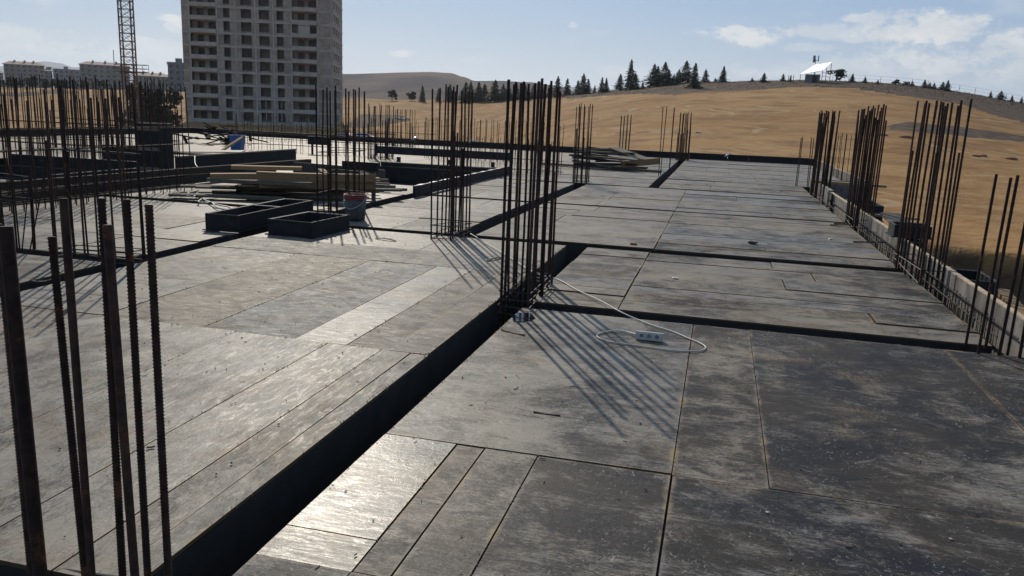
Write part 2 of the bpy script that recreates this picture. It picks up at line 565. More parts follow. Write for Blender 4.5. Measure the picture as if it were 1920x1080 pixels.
# ------------------------------------------------------------------ terrain
RIDGE = [(-180, 0.004, 320), (-60, 0.004, 320), (-46, 0.004, 320), (-38, 0.008, 320), (-30, 0.010, 320), (-22, 0.0105, 300), (-16, 0.0135, 270)]
for px_, py_, rr_d in ((1000, 184, 250), (1045, 179, 235), (1100, 174, 225), (1160, 168, 217), (1200, 164, 212), (1250, 158, 208), (1300, 153, 205), (1350, 153, 202), (1420, 151, 199), (1500, 150, 196),
                       (1560, 151, 195), (1620, 153, 195), (1700, 159, 195), (1760, 166, 196), (1820, 175, 198), (1870, 184, 200), (1930, 194, 203)):
    a_, e_ = az_el(px_, py_)
    RIDGE.append((math.degrees(a_), math.tan(e_), rr_d))
RIDGE += [(25, 0.018, 215), (40, 0.010, 240), (80, 0.004, 320), (180, 0.004, 320)]
PLATEAU = -3.0
FLOOR = -5.0


def ridge(a):
    for (a0, e0, r0), (a1, e1, r1) in zip(RIDGE, RIDGE[1:]):
        if a <= a1:
            u = (a - a0) / (a1 - a0)
            return e0 + (e1 - e0) * u, r0 + (r1 - r0) * u
    return RIDGE[-1][1:]


def sstep(a, b, x):
    u = max(0.0, min(1.0, (x - a) / (b - a)))
    return u * u * (3 - 2 * u)


def ground_z(x, y):
    r = math.hypot(x, y)
    a = math.degrees(math.atan2(x, y))
    e, rr = ridge(a)
    zr = CAM_H + e * rr
    lf = 1 - sstep(-20, -9, a)
    t0 = 48.0 + 110.0 * lf
    base = PLATEAU - 1.5 * lf
    if r <= t0:
        z = base
    elif r <= rr:
        u = (r - t0) / (rr - t0)
        hump = sstep(0.0, 1.0, (a + 18) / 20.0) * sstep(0, 1, (40 - a) / 15.0)
        s = u ** 1.25
        s2 = 1 - (1 - u) ** 1.05
        z = base + (zr - base) * (s * (1 - 0.35 * hump) + s2 * 0.35 * hump)
    else:
        # past the crest: hills on the right fall away gently, the plain on the left keeps on
        hill = max(0.0, min(1.0, (e - 0.012) / 0.02))
        z = zr - hill * min(25.0, (r - rr) * 0.05 + 0.00025 * (r - rr) ** 2) + (1 - hill) * 0.004 * min(r - rr, 900)
    z += noise.noise(Vector((x * 0.02, y * 0.02, 0))) * min(0.3, r / 500.0)
    z += noise.noise(Vector((x * 0.12, y * 0.12, 3))) * min(0.12, r / 800.0)
    # excavation round the building: steep bank down to a lower floor
    if r < 70:
        yb = 41.5 if x < 3 else 41.5 - 4.2 * sstep(3, 8, x) - 0.55 * max(0.0, x - 8)
        yb += noise.noise(Vector((x * 0.6, y * 0.2, 9))) * 0.5
        d = min(yb - y, x + 32)
        k = sstep(0.0, 1.0, d / 1.0)
        z = z * (1 - k) + (FLOOR + noise.noise(Vector((x * 0.5, y * 0.5, 1))) * 0.12) * k
    return z


def on_ground(px, py):
    d = ray(px, py)
    d = d / math.hypot(d.x, d.y)
    r = 45.0
    while r < 2000:
        z = CAM_H + d.z * r
        if z <= ground_z(d.x * r, d.y * r):
            return Vector((d.x * r, d.y * r, ground_z(d.x * r, d.y * r)))
        r += 0.5 if r < 400 else 4.0
    return None


# scrub bands and bare earth, outlined on the slope
def poly(pts):
    return [on_ground(*p) for p in pts]


def to_px(x, y, z):
    v = ROT.transposed() @ Vector((x, y, z - CAM_H))
    if v.z > -0.1:
        return None
    return 960 + F * v.x / -v.z, 540 - F * v.y / -v.z


def inside(pt, pg):
    x, y = pt
    c = False
    for i in range(len(pg)):
        x0, y0 = pg[i]
        x1, y1 = pg[i - 1]
        if (y0 > y) != (y1 > y) and x < (x1 - x0) * (y - y0) / (y1 - y0) + x0:
            c = not c
    return c


SCRUB_PX = [[(1060, 186), (1150, 178), (1200, 176), (1260, 178), (1330, 172), (1420, 169), (1500, 162), (1600, 166), (1680, 178), (1740, 186), (1800, 196), (1860, 215), (1960, 240),
             (1990, 170), (1500, 120), (1050, 160)],
            [(1660, 236), (1700, 228), (1780, 236), (1860, 246), (1930, 258), (1930, 266), (1850, 260), (1740, 250), (1670, 242)],
            [(0, 188), (30, 174), (90, 171), (150, 172), (150, 175), (90, 176), (40, 182)],
            [(640, 238), (680, 214), (750, 216), (770, 226), (740, 232), (690, 240)]]


def terrain():
    radii = [0.0] + [3 + i * 1.5 for i in range(15)]
    r = 25.5
    while r < 62:
        r += 0.45
        radii.append(r)
    while r < 330:
        r *= 1.016
        radii.append(r)
    while r < 14000:
        r *= 1.11
        radii.append(r)
    az = []
    a = -180.0
    while a < 180 - 1e-6:
        az.append(a)
        a += 0.3 if -48 < a < 24 else 3.0
    na = len(az)
    v, f, colr = [], [], []
    for r in radii:
        for a in az:
            x, y = math.sin(rad(a)) * r, math.cos(rad(a)) * r
            z = ground_z(x, y)
            v.append((x, y, z))
            s = 0.0
            if 60 < r < 420 and -48 < a < 24:
                p = to_px(x, y, z)
                if p and any(inside(p, g) for g in SCRUB_PX):
                    s = 1.0
            b = 0.0
            if r < 70 and z < PLATEAU - 0.12:
                b = 0.85  # excavation mask: shade painted into the dug earth's colour
            colr.append((s, b, 0, 1))
    for i in range(len(radii) - 1):
        for j in range(na):
            j2 = (j + 1) % na
            f.append((i * na + j, i * na + j2, (i + 1) * na + j2, (i + 1) * na + j))
    me = bpy.data.meshes.new('ground')
    me.from_pydata(v, [], f)
    me.materials.append(MAT['stubble_field'])
    ca = me.color_attributes.new('scrub', 'FLOAT_COLOR', 'POINT')
    ca.data.foreach_set('color', [c for q in colr for c in q])
    me.polygons.foreach_set('use_smooth', [True] * len(me.polygons))
    me.update()
    structure(link('ground', me))


terrain()


def skyline(name, label_px, dist, depth, mat, base_z, amp, seed):
    # a hill range whose crest follows the photographed outline at its own distance
    v, f = [], []
    K = 9
    crest = []
    for (x0, y0), (x1, y1) in zip(label_px, label_px[1:]):
        n = max(2, int(abs(x1 - x0) / 6))
        for k in range(n):
            u = k / n
            uu = u * u * (3 - 2 * u)
            crest.append((x0 + (x1 - x0) * u, y0 + (y1 - y0) * uu))
    crest.append(label_px[-1])
    n = len(crest)
    for px, py in crest:
        d = ray(px, py)
        d /= math.hypot(d.x, d.y)
        zt = CAM_H + d.z * dist
        for k in range(-K, K + 1):
            u = k / K
            r = dist + u * depth
            s = (1 - abs(u)) ** 0.8 if u > 0 else (1 - abs(u)) ** 1.1
            s = s * s * (3 - 2 * s)
            z = base_z + (zt - base_z) * s + noise.noise(Vector((d.x * r / 130 + seed, d.y * r / 130, seed))) * amp * (1 - s) * s * 4
            v.append((d.x * r, d.y * r, z))
    w = 2 * K + 1
    for i in range(n - 1):
        for k in range(w - 1):
            f.append((i * w + k, (i + 1) * w + k, (i + 1) * w + k + 1, i * w + k + 1))
    me = bpy.data.meshes.new(name)
    me.from_pydata(v, [], f)
    me.materials.append(MAT[mat])
    me.polygons.foreach_set('use_smooth', [True] * len(me.polygons))
    structure(link(name, me))


skyline('hill', [(220, 160), (300, 140), (420, 136), (560, 140), (650, 139), (700, 138), (760, 137), (810, 136.5), (845, 138), (870, 145), (890, 152), (935, 151.5), (990, 154),
                 (1040, 160), (1080, 172), (1140, 190)], 1900, 900, 'hill_earth', -6, 14, 3.3)
skyline('mountain', [(-200, 150), (-60, 128), (0, 124), (60, 117), (85, 115), (110, 118), (140, 126), (200, 128), (260, 134), (340, 150)], 7500, 2500, 'mountain_rock', -30, 60, 8.1)
skyline('mountain', [(960, 200), (1030, 166), (1060, 163), (1120, 165), (1200, 175), (1300, 210)], 6500, 1500, 'mountain_rock', -30, 40, 5.2)

# ------------------------------------------------------------------ formwork deck
DECK_Y1 = 36.6
DECK_X0 = -26.3
EDGE_X = 2.45
FAR_X = 3.95
deck = structure(link('formwork_deck', None))
UNIT_PANEL = MB().box(-0.5, 0.5, -0.5, 0.5, -1.0, 0.0).mesh('plywood_panel', 'film_plywood')
base_mb = MB()
far_mb = []
BIG_COUNT = 0
PANEL_AREAS = []


def bay(x0, x1, y0, y1, skirt=True):
    base_mb.box(x0, x1, y0, y1, -0.30, -0.021)
    if skirt:
        w = 0.02
        base_mb.box(x0, x1, y0, y0 + w, -0.42, -0.301)
        base_mb.box(x0, x1, y1 - w, y1, -0.42, -0.301)
        base_mb.box(x0, x0 + w, y0 + w + .001, y1 - w - .001, -0.42, -0.301)
        base_mb.box(x1 - w, x1, y0 + w + .001, y1 - w - .001, -0.42, -0.301)


def sheet(x0, x1, y0, y1, wear=None, tint=None, gloss=None, gap=0.004, dz=None, far=False, grain=1.0):
    if far:
        far_mb.append((x0 + gap, x1 - gap, y0 + gap, y1 - gap))
        return
    o = link('plywood_panel', UNIT_PANEL, deck)
    g = gap * random.uniform(0.5, 1.3)
    dz = random.uniform(-0.002, 0.0015) if dz is None else dz
    o.location = ((x0 + x1) / 2, (y0 + y1) / 2, dz)
    o.scale = (x1 - x0 - 2 * g, y1 - y0 - 2 * g, 0.018)
    o.rotation_euler = (random.gauss(0, 0.0016), random.gauss(0, 0.0016), random.gauss(0, 0.0013))
    o['size_x'], o['size_y'] = x1 - x0, y1 - y0
    wear = min(0.95, max(0.0, (random.uniform(0.3, 0.6) if wear is None else wear) + random.gauss(0, 0.045)))
    tint = min(1.0, max(0.0, (random.uniform(0.1, 0.8) if tint is None else tint) + random.gauss(0, 0.15)))
    o.color = (wear, tint,
               random.uniform(0.0, 0.3) if gloss is None else gloss, grain)


def rows(x0, x1, ys, xs=(), wear=(0.35, 0.6), tint=(0.1, 0.8), gloss=(0.0, 0.3), far=False, jit=0.0, keep=1):
    for ya, yb in zip(ys, ys[1:]):
        cuts = [x0] + [c + random.uniform(-jit, jit) for c in xs if x0 + 0.1 < c < x1 - 0.1 and (keep >= 1 or random.random() < keep)] + [x1]
        for a, b in zip(cuts, cuts[1:]):
            sheet(a, b, ya, yb, random.uniform(*wear), random.uniform(*tint), random.uniform(*gloss), 0.0075 if ya > 6.9 else 0.004, random.choice((0.0, -0.008, -0.004, 0.004)) if ya > 6.9 else None, far)


def tile(x0, x1, y0, y1, lx=2.5, ly=1.25, far=False, **kw):
    ys = [y0]
    while ys[-1] + ly * 1.25 < y1:
        ys.append(ys[-1] + ly * random.choice((1, 1, 1, 0.5, 0.8)))
    ys.append(y1)
    for ya, yb in zip(ys, ys[1:]):
        xs = [x0 + lx * random.choice((0.4, 0.7, 1.0))]
        while xs[-1] + lx * 1.2 < x1:
            xs.append(xs[-1] + lx)
        rows(x0, x1, [ya, yb], [x for x in xs], far=far, **kw)


# --- right front bay, where the photograph shows single sheets
bay(-1.55, 6.2, -3.2, 6.67)
DARK = dict(tint=0.25, gloss=0.18)
for a, b, wr, tn, gl in ((-1.55, -1.16, 0.40, 0.15, 0.55), (-1.16, -1.01, 0.42, 0.75, 0.25), (-1.01, -0.74, 0.44, 0.55, 0.32), (-0.74, -0.085, 0.32, 0.35, 0.3), (-0.085, 1.62, 0.19, 0.5, 0.2), (1.62, 3.6, 0.22, 0.5, 0.2), (3.6, 6.2, 0.2, 0.2, 0.2)):
    if a < -1.5:
        sheet(a, b, 2.44, 2.67, wr, tn, gl, 0.003, -0.001)
        sheet(a, b, 2.67, 3.665, wr, tn, gl + 0.06, 0.003, 0.001)
    else:
        sheet(a, b, 2.44, 3.665, wr, tn, gl, 0.005)
    sheet(a, b, 1.19, 2.44, wr + 0.08, tn, gl * 0.4)
sheet(-1.55, 6.2, -0.06, 1.19, 0.3, 0.3, 0.2)
sheet(-1.55, 6.2, -3.2, -0.06, 0.3, 0.3, 0.2)
sheet(-1.55, -0.085, 3.665, 6.67, 0.42, 0.4, 0.4, 0.004)
sheet(-0.085, 0.36, 3.665, 6.67, 0.34, 0.6, 0.16, 0.003)
sheet(0.36, 1.82, 3.665, 6.67, 0.24, 0.5, 0.2, 0.004)
sheet(1.82, 3.2, 3.665, 6.67, 0.28, 0.6, 0.15, 0.004)
sheet(3.2, 6.2, 3.665, 6.67, 0.22, 0.35, 0.15, 0.004)
# --- bay behind the first cross beam
bay(-1.55, 2.24, 6.97, 10.22)
rows(-1.55, -0.75, [6.97, 7.2, 7.5, 7.78, 8.44, 9.1, 9.71, 10.22], wear=(0.4, 0.55), tint=(0.3, 0.6))
rows(-0.75, 2.24, [6.97, 7.36, 7.78, 8.08, 8.52, 9.1, 9.62, 9.78, 10.22], [0.95], wear=(0.38, 0.6), tint=(0.0, 0.7), jit=0.5, keep=0.25)
# --- left front bay
bay(-5.65, -1.82, 2.12, 10.22)
LW = dict(wear=(0.5, 0.66), tint=(0.35, 0.6), gloss=(0.05, 0.3))


def lsheet(a, b, c, d, wear=None, tint=None, gloss=None):
    sheet(a, b, c, d, random.uniform(0.52, 0.66) if wear is None else wear, random.uniform(0.35, 0.65) if tint is None else tint, random.uniform(0.05, 0.3) if gloss is None else gloss, grain=0.0 if d < 5.2 else 1.0)


lsheet(-5.65, -4.58, 2.12, 5.10, 0.56)
lsheet(-4.58, -3.33, 2.12, 5.10, 0.54, 0.35)
lsheet(-3.33, -2.58, 2.12, 5.07, 0.62, 0.35, 0.3)
lsheet(-2.58, -2.165, 2.12, 5.06, 0.64, 0.4, 0.35)
lsheet(-2.165, -1.95, 2.12, 5.05, 0.60, 0.6, 0.25)
lsheet(-1.95, -1.82, 2.12, 5.05, 0.56, 0.5, 0.2)
lsheet(-5.65, -4.51, 5.10, 8.16, 0.60, 0.5)
lsheet(-4.51, -3.62, 5.10, 8.14, 0.62, 0.85, 0.08)
lsheet(-3.62, -2.85, 5.07, 8.13, 0.44, 0.1, 0.1)
lsheet(-2.85, -2.44, 6.0, 8.14, 0.62, 0.1, 0.3)
lsheet(-2.85, -2.44, 5.06, 6.0, 0.75, 0.15, 0.36)
lsheet(-2.44, -2.11, 5.06, 8.14, 0.52, 0.9, 0.1)
lsheet(-2.11, -1.82, 5.05, 8.14, 0.40, 0.5, 0.25)
lsheet(-5.65, -3.0, 8.16, 9.0, 0.58, 0.4)
lsheet(-3.0, -1.82, 8.14, 9.0, 0.56, 0.3)
lsheet(-5.65, -3.4, 9.0, 10.22, 0.58, 0.3)
lsheet(-3.4, -1.82, 9.0, 10.22, 0.56, 0.5)
bay(-5.65, -1.82, -3.2, 1.80)
tile(-5.65, -1.82, -3.2, 1.80, **LW)
# --- bays further back
bay(-3.15, 2.24, 10.52, 15.05)
rows(-3.15, -0.72, [10.52, 11.9, 13.48, 14.3, 15.05], [-2.2], wear=(0.55, 0.7), tint=(0.3, 0.6), jit=0.3)
rows(-0.72, 2.24, [10.52, 11.1, 11.5, 12.1, 12.84, 13.4, 14.1, 14.5, 15.05], [0.8], wear=(0.48, 0.66), tint=(0.0, 0.6), jit=0.6, keep=0.25)
bay(-3.15, 2.24, 15.30, 20.03)
rows(-3.15, -0.72, [15.30, 16.6, 17.2, 18.4, 20.03], [-2.1], wear=(0.55, 0.7), tint=(0.3, 0.6), jit=0.3)
rows(-0.72, 2.24, [15.30, 15.9, 16.6, 17.3, 18.1, 19.0, 20.03], [0.9], wear=(0.52, 0.68), tint=(0.0, 0.5), jit=0.6, keep=0.3)
bay(-5.60, -3.45, 10.52, 15.05)
rows(-5.60, -3.45, [10.52, 11.8, 13.0, 14.1, 15.05], [-4.5], jit=0.4, **LW)
bay(-5.60, -3.45, 15.30, 20.03)
rows(-5.60, -3.45, [15.30, 16.6, 17.9, 19.1, 20.03], [-4.5], jit=0.4, **LW)
bay(-1.40, 2.24, 20.30, 23.40)
rows(-1.40, 2.24, [20.30, 20.9, 21.8, 22.6, 23.40], [0.1, 1.2], wear=(0.5, 0.65), tint=(0.2, 0.6), jit=0.4)
bay(-1.40, 3.75, 23.58, DECK_Y1)
tile(-1.40, 3.75, 23.58, DECK_Y1, wear=(0.55, 0.7), tint=(0.2, 0.5))
bay(-5.60, -1.65, 20.30, DECK_Y1)
tile(-5.60, -1.65, 20.30, DECK_Y1, wear=(0.55, 0.7), tint=(0.2, 0.5))
# --- left half of the floor, around the two openings
H1 = (-18.0, -11.9, 11.6, 15.5)
H2 = (-9.5, -5.65, 15.9, 22.0)
bay(DECK_X0, -5.93, -3.2, 6.85)
tile(-12.0, -5.93, -3.2, 6.85, **LW)
tile(DECK_X0, -12.0, -3.2, 6.85, far=True)
bay(-11.9, -5.93, 7.10, 11.55)
tile(-11.9, -5.93, 7.10, 11.55, **LW)
bay(-11.9, -5.93, 11.80, 15.9)
tile(-11.9, -5.93, 11.80, 15.9, **LW)
bay(DECK_X0, -16.0, 7.10, 15.5)
tile(DECK_X0, -16.0, 7.10, 15.5, far=True)
bay(-16.0, -11.9, 7.10, 12.9)
tile(-16.0, -11.9, 7.10, 12.9, **LW)
bay(-11.9, -9.5, 15.9, 22.0)
tile(-11.9, -9.5, 15.9, 22.0, **LW)
bay(DECK_X0, -11.9, 15.5, 22.0)
tile(DECK_X0, -11.9, 15.5, 22.0, far=True)
bay(DECK_X0, -5.60, 22.0, DECK_Y1)
tile(DECK_X0, -5.60, 22.0, DECK_Y1, far=True)

base_mb.build('joist_layer', 'joist', deck)
fm = MB()
for a, b, c, d in far_mb:
    z = random.uniform(-0.002, 0.001)
    fm.box(a, b, c, d, -0.018, z)
o = fm.build('plywood_panel', 'film_plywood', deck)
o['kind'] = 'stuff'
o['size_x'], o['size_y'] = 2.5, 1.25
o.color = (0.68, 0.4, 0.15, 1)
# bottoms of the beam boxes
MB().box(DECK_X0, EDGE_X + 0.06, -3.2, 23.4, -0.48, -0.44).build('beam_bottom', 'black_ply', deck)
MB().box(DECK_X0, FAR_X + 0.06, 23.401, DECK_Y1 + 0.06, -0.48, -0.44).build('beam_bottom', 'black_ply', deck)
# storey below
lb = MB().box(DECK_X0 + 0.2, EDGE_X - 0.2, -3.0, DECK_Y1 - 0.2, FLOOR - 0.6, -0.485)
lb.box(EDGE_X + 0.3, 6.0, -3.0, 6.4, FLOOR - 0.6, -0.485)
structure(lb.build('storey_wall', 'concrete_board'))
MB().box(2.56, 6.2, -3.2, 6.66, -0.48, -0.31).build('beam_bottom', 'black_ply', deck)

lb2 = MB().box(EDGE_X - 0.2, FAR_X - 0.2, 23.6, DECK_Y1 - 0.2, FLOOR - 0.6, -0.485)
structure(lb2.build('storey_wall', 'concrete_board'))
# edge boards, one object per board
edge = thing('edge_formwork', 'stained grey edge boards standing along the right side of the deck', 'formwork')
y = 6.70
random.seed(21)
while y < DECK_Y1:
    L = min(2.5, (23.5 if y < 23.4 else DECK_Y1) - y)
    zt = 0.235 + random.uniform(-0.03, 0.03)
    EDGE_X = 2.45 if y < 23.4 else FAR_X
    b = MB().box(EDGE_X, EDGE_X + 0.05, y + 0.004, y + L - 0.004, -0.43, zt - 0.012).build('board', 'concrete_board', edge)
    MB().box(EDGE_X + 0.001, EDGE_X + 0.052, y + 0.003, y + L - 0.003, zt - 0.0115, zt).build('board_edge', 'pale_board_edge', b)
    # studs behind the board
    for k in range(3):
        yy = y + L * (k + 0.5) / 3
        MB().box(EDGE_X + 0.051, EDGE_X + 0.13, yy, yy + 0.05, -0.6, zt - 0.05 + random.uniform(-0.05, 0.05)).build('stud', 'grey_timber', edge)
    y += L
MB().box(2.45, FAR_X + 0.05, 23.42, 23.47, -0.43, 0.22).build('board', 'concrete_board', edge)
EDGE_X = FAR_X
edge = thing('edge_formwork', 'dark edge boards closing the far side of the deck before the field', 'formwork')
x = DECK_X0
while x < EDGE_X:
    L = min(2.5, EDGE_X - x)
    zt = 0.27 + random.uniform(-0.012, 0.012)
    MB().box(x + 0.003, x + L - 0.003, DECK_Y1 + 0.004, DECK_Y1 + 0.054, -0.43, zt).build('board', 'black_ply', edge)
    x += L
MB().box(DECK_X0, EDGE_X, DECK_Y1 - 0.05, DECK_Y1 + 0.002, 0.2, 0.26).build('rail', 'black_ply', edge)
edge = thing('edge_formwork', 'dark edge boards along the left end of the deck', 'formwork')
y = 4.0
while y < DECK_Y1:
    L = min(2.5, DECK_Y1 - y)
    MB().box(DECK_X0 - 0.054, DECK_X0 - 0.004, y + 0.003, y + L - 0.003, -0.43, 0.28 + random.uniform(-0.02, 0.02)).build('board', 'black_ply', edge)
    y += L

# ------------------------------------------------------------------ steel bars
UNIT_BAR = MB().tube([(0, 0, 0), (0, 0, 1)], 1.0, 8).mesh('rebar', 'rusty_steel', True)
RIB = MB()
rings, rr_ = [], []
N = 150
for i in range(N):
    for dz, r in ((0.0, 0.90), (0.25, 0.92), (0.38, 1.08), (0.62, 1.08), (0.75, 0.92)):
        rings.append((0, 0, (i + dz) / N))
        rr_.append(r)
rings.append((0, 0, 1.0))
rr_.append(0.9)
RIB.tube(rings, 1.0, 12, radii=rr_)
RIB_BAR = RIB.mesh('rebar', 'rusty_steel', True)


BOWS = [UNIT_BAR] * 9
for k in range(5):
    a_, b_ = random.uniform(1.0, 3.2), random.uniform(0, 6.28)
    pts_ = []
    for i in range(9):
        u = i / 8
        w_ = a_ * (u * u * 1.0 if k % 2 else math.sin(u * 3.1))
        pts_.append((math.cos(b_) * w_, math.sin(b_) * w_, u))
    mb = MB()
    for x_, y_, z_ in pts_:
        mb.v += [(x_ + math.cos(j * math.pi / 4), y_ + math.sin(j * math.pi / 4), z_) for j in range(8)]
    for i in range(8):
        mb.f += [(i * 8 + j, i * 8 + (j + 1) % 8, i * 8 + 8 + (j + 1) % 8, i * 8 + 8 + j) for j in range(8)]
    mb.f += [tuple(reversed(range(8))), tuple(range(64, 72))]
    BOWS.append(mb.mesh('rebar', 'rusty_steel', True))


def bar(parent, p, q, r, me=None, name='rebar'):
    p, q = Vector(p), Vector(q)
    d = q - p
    o = link(name, me or random.choice(BOWS), parent, p)
    o.scale = (r, r, d.length)
    o.rotation_mode = 'QUATERNION'
    o.rotation_quaternion = d.to_track_quat('Z', 'Y')
    return o


STIR = {}


def stirrup(parent, x, y, z, sx, sy, r=0.006, tilt=0.0):
    key = (round(sx, 2), round(sy, 2), r)
    if key not in STIR:
        a, b = sx / 2, sy / 2
        STIR[key] = MB().tube([(-a, -b, 0), (0, -b, 0), (a, -b, 0), (a, 0, 0), (a, b, 0), (0, b, 0), (-a, b, 0), (-a, 0, 0)], r, 5, True).mesh('stirrup', 'dark_steel')
    o = link('stirrup', STIR[key], parent, (x, y, z))
    o.rotation_euler = (random.gauss(0, 0.03) + tilt, random.gauss(0, 0.03), random.gauss(0, 0.015))
    return o


def perimeter(nx, ny, sx, sy):
    pts = []
    for i in range(nx):
        u = -sx / 2 + sx * i / (nx - 1)
        pts += [(u, -sy / 2), (u, sy / 2)]
    for j in range(1, ny - 1):
        w = -sy / 2 + sy * j / (ny - 1)
        pts += [(-sx / 2, w), (sx / 2, w)]
    return pts


def cage(label, cx, cy, sx, sy, nx, ny, h, r=0.010, hv=0.06, lean=0.008, stirrups=(0.02, 0.07, 0.12), lap=0.25, lapdh=0.45, z0=-0.42, tilt=(0, 0), group='column starter bars'):
    o = thing('column_cage', label, 'rebar cage', (cx, cy, 0), group)
    for x, y in perimeter(nx, ny, sx, sy):
        hh = h + random.uniform(-hv, hv * 0.6)
        dx, dy = random.gauss(tilt[0], lean) * hh, random.gauss(tilt[1], lean) * hh
        jx, jy = random.gauss(0, 0.008), random.gauss(0, 0.008)
        bar(o, (x + jx, y + jy, z0), (x + jx + dx, y + jy + dy, hh), r * random.uniform(0.92, 1.08))
        if random.random() < lap:
            k = random.choice((-1, 1)) * r * 2.3
            bar(o, (x + jx + k, y + jy, z0), (x + jx + k + dx * 0.6, y + jy + dy * 0.6, hh - lapdh - random.uniform(0, 0.35)), r)
    for z in stirrups:
        stirrup(o, 0, 0, z, sx + 0.03, sy + 0.03)
    return o


random.seed(5)
cage('tall rebar cage at the crossing of the beam troughs nearest the white power strip', -1.64, 7.22, 0.25, 0.98, 2, 7, 1.92, 0.0125, stirrups=(-0.2, -0.08, 0.0, 0.05, 0.11), lap=0.3)
cage('rebar cage behind the nearest tall one, white cable starting at its foot', -3.42, 10.32, 0.26, 0.85, 2, 6, 1.95, 0.0115, stirrups=(-0.1, 0.01, 0.06, 0.15), lap=0.35)
cage('tallest rebar cage on the right edge, leaning slightly, before the brown field', 2.33, 10.08, 0.22, 1.3, 2, 7, 1.96, 0.0122, lean=0.003, hv=0.04, stirrups=(-0.25, -0.05, 0.05, 0.16), lap=0.1)
cage('dense rebar cage on the right edge, second beyond the leaning one', 2.36, 14.75, 0.22, 0.95, 2, 6, 2.0, 0.0135, stirrups=(-0.1, 0.05, 0.15), lap=0.8, lapdh=0.05)
cage('dense rebar cage on the right edge by the far corner, farthest of three', 2.36, 20.45, 0.22, 1.0, 2, 6, 1.98, 0.0145, stirrups=(-0.1, 0.05), lap=0.9, lapdh=0.02)
cage('short rebar cage at the right border of the picture beside the grey edge boards', 2.50, 6.80, 0.95, 0.30, 7, 2, 1.38, 0.0115, lap=0.15, stirrups=(), tilt=(0.02, 0))
cage('slim rebar cage in mid distance left of the far timber heap', -3.36, 20.5, 0.30, 0.6, 4, 4, 1.93, 0.010, lap=0.7, lapdh=0.5)
cage('short rebar cage standing at the far edge boards behind the timber heap', -4.1, 36.0, 0.4, 0.3, 4, 2, 1.75, 0.012, lap=0.4)
cage('rebar cage at the far end of the trough right of the timber heap', -1.52, 35.2, 0.42, 0.5, 5, 3, 1.95, 0.016, lap=0.9, lapdh=0.7)
cage('three lone tall bars with a gap in the trough beside the timber heap', -1.55, 24.6, 0.28, 0.5, 2, 2, 2.02, 0.012, lap=0.0, stirrups=())
cage('four thin short bars inside the far right corner of the deck', 2.26, 23.6, 0.30, 0.3, 2, 2, 1.35, 0.011, lap=0.1, stirrups=())
cage('thin short bars on the widened far edge past the farthest right cage', 3.86, 28.6, 0.16, 1.9, 2, 3, 1.4, 0.010, lap=0, stirrups=())
cage('wide rebar cage at the left trough crossing behind the nearest bars', -6.15, 7.0, 0.85, 0.24, 6, 2, 1.74, 0.0105, hv=0.15, lean=0.012, stirrups=(-0.05, 0.0, 0.05, 0.1, 1.1), lap=0.3)
o = cage('rebar cage with crossing slanted bars at the left border of the picture', -7.5, 7.0, 0.8, 0.24, 5, 2, 1.6, 0.0095, hv=0.2, lean=0.03, stirrups=(0.0, 0.55, 0.8), lap=0.2)
for dx, sl in ((-0.2, 0.42), (0.1, 0.35), (0.35, -0.2), (0.45, -0.32)):
    bar(o, (dx, 0.0, 0.0), (dx - sl, 0.05, 1.1), 0.007)
cage('rebar cage beside the bucket, its foot hidden by the black form boxes', -5.80, 11.9, 0.50, 0.62, 4, 4, 1.92, 0.0125, stirrups=(0.02, 0.1, 0.3, 0.62, 0.95), lap=0.15)
cage('rebar cage standing beyond the dark opening, left of centre', -10.8, 25.0, 0.6, 0.6, 4, 4, 1.75, 0.013, lap=0.8, lapdh=0.35)
cage('rebar cage before the tower block by the far boards', -13.6, 34.0, 0.8, 0.5, 5, 3, 1.6, 0.013, lap=0.4)

# bars right in front of the camera, ribbed
fg = thing('column_cage', 'thick ribbed rust-brown bars rising close to the camera at lower left', 'rebar cage', (0, 0, 0), 'column starter bars')
for (bx, tx, ty, yy, r, ribbed) in ((76, 10, 425, 2.06, 0.0225, False), (160, 97, 444, 2.10, 0.0125, True), (172, 119, 372, 2.02, 0.0125, False), (230, 190, 372, 2.10, 0.0125, True),
                                    (253, 201, 422, 1.98, 0.0135, False), (277, 237, 374, 2.12, 0.0120, True), (316, 279, 384, 2.12, 0.0125, True)):
    b_, t_ = at_y(bx, 1080, yy), at_y(tx, ty, yy)
    d = (t_ - b_).normalized()
    bar(fg, b_ - d * (b_.z + 0.42) / max(d.z, 0.3), t_, r, RIB_BAR if ribbed else UNIT_BAR)
o = bar(fg, at_y(60, 1080, 2.12) - Vector((0, 0, 0.5)), at_y(-4, 420, 2.12), 0.013, RIB_BAR)
stirrup(fg, -1.95, 2.0, 0.005, 0.5, 0.3)
stirrup(fg, -1.95, 2.0, -0.08, 0.5, 0.3)


def wall_cage(label, p0, p1, step, h, hv=0.1, r=0.008, levels=(0.2, 0.4, 0.6), thick=0.2, lean=0.008, z0=-0.1, both=True):
    o = thing('wall_cage', label, 'rebar mesh', (p0[0], p0[1], 0), 'wall starter meshes')
    d = Vector((p1[0] - p0[0], p1[1] - p0[1], 0))
    L = d.length
    d.normalize()
    s = Vector((d.y, -d.x, 0)) * thick
    n = int(L / step)
    for i in range(n + 1):
        for k in ((0, 1) if both else (0,)):
            c = d * (i * step + random.gauss(0, step * 0.12)) + s * k
            hh = h + random.uniform(-hv, hv * 0.5)
            bar(o, c + Vector((0, 0, z0)), c + Vector((random.gauss(0, lean) * hh, random.gauss(0, lean) * hh, hh)), r)
    for z in levels:
        for k in ((0, 1) if both else (0,)):
            c = s * (k + 0.06)
            bar(o, c + Vector((0, 0, z)) - d * 0.1, c + d * (L + 0.1) + Vector((0, 0, z + random.uniform(-0.04, 0.04))), r * 0.85, name='cross_bar')
    return o


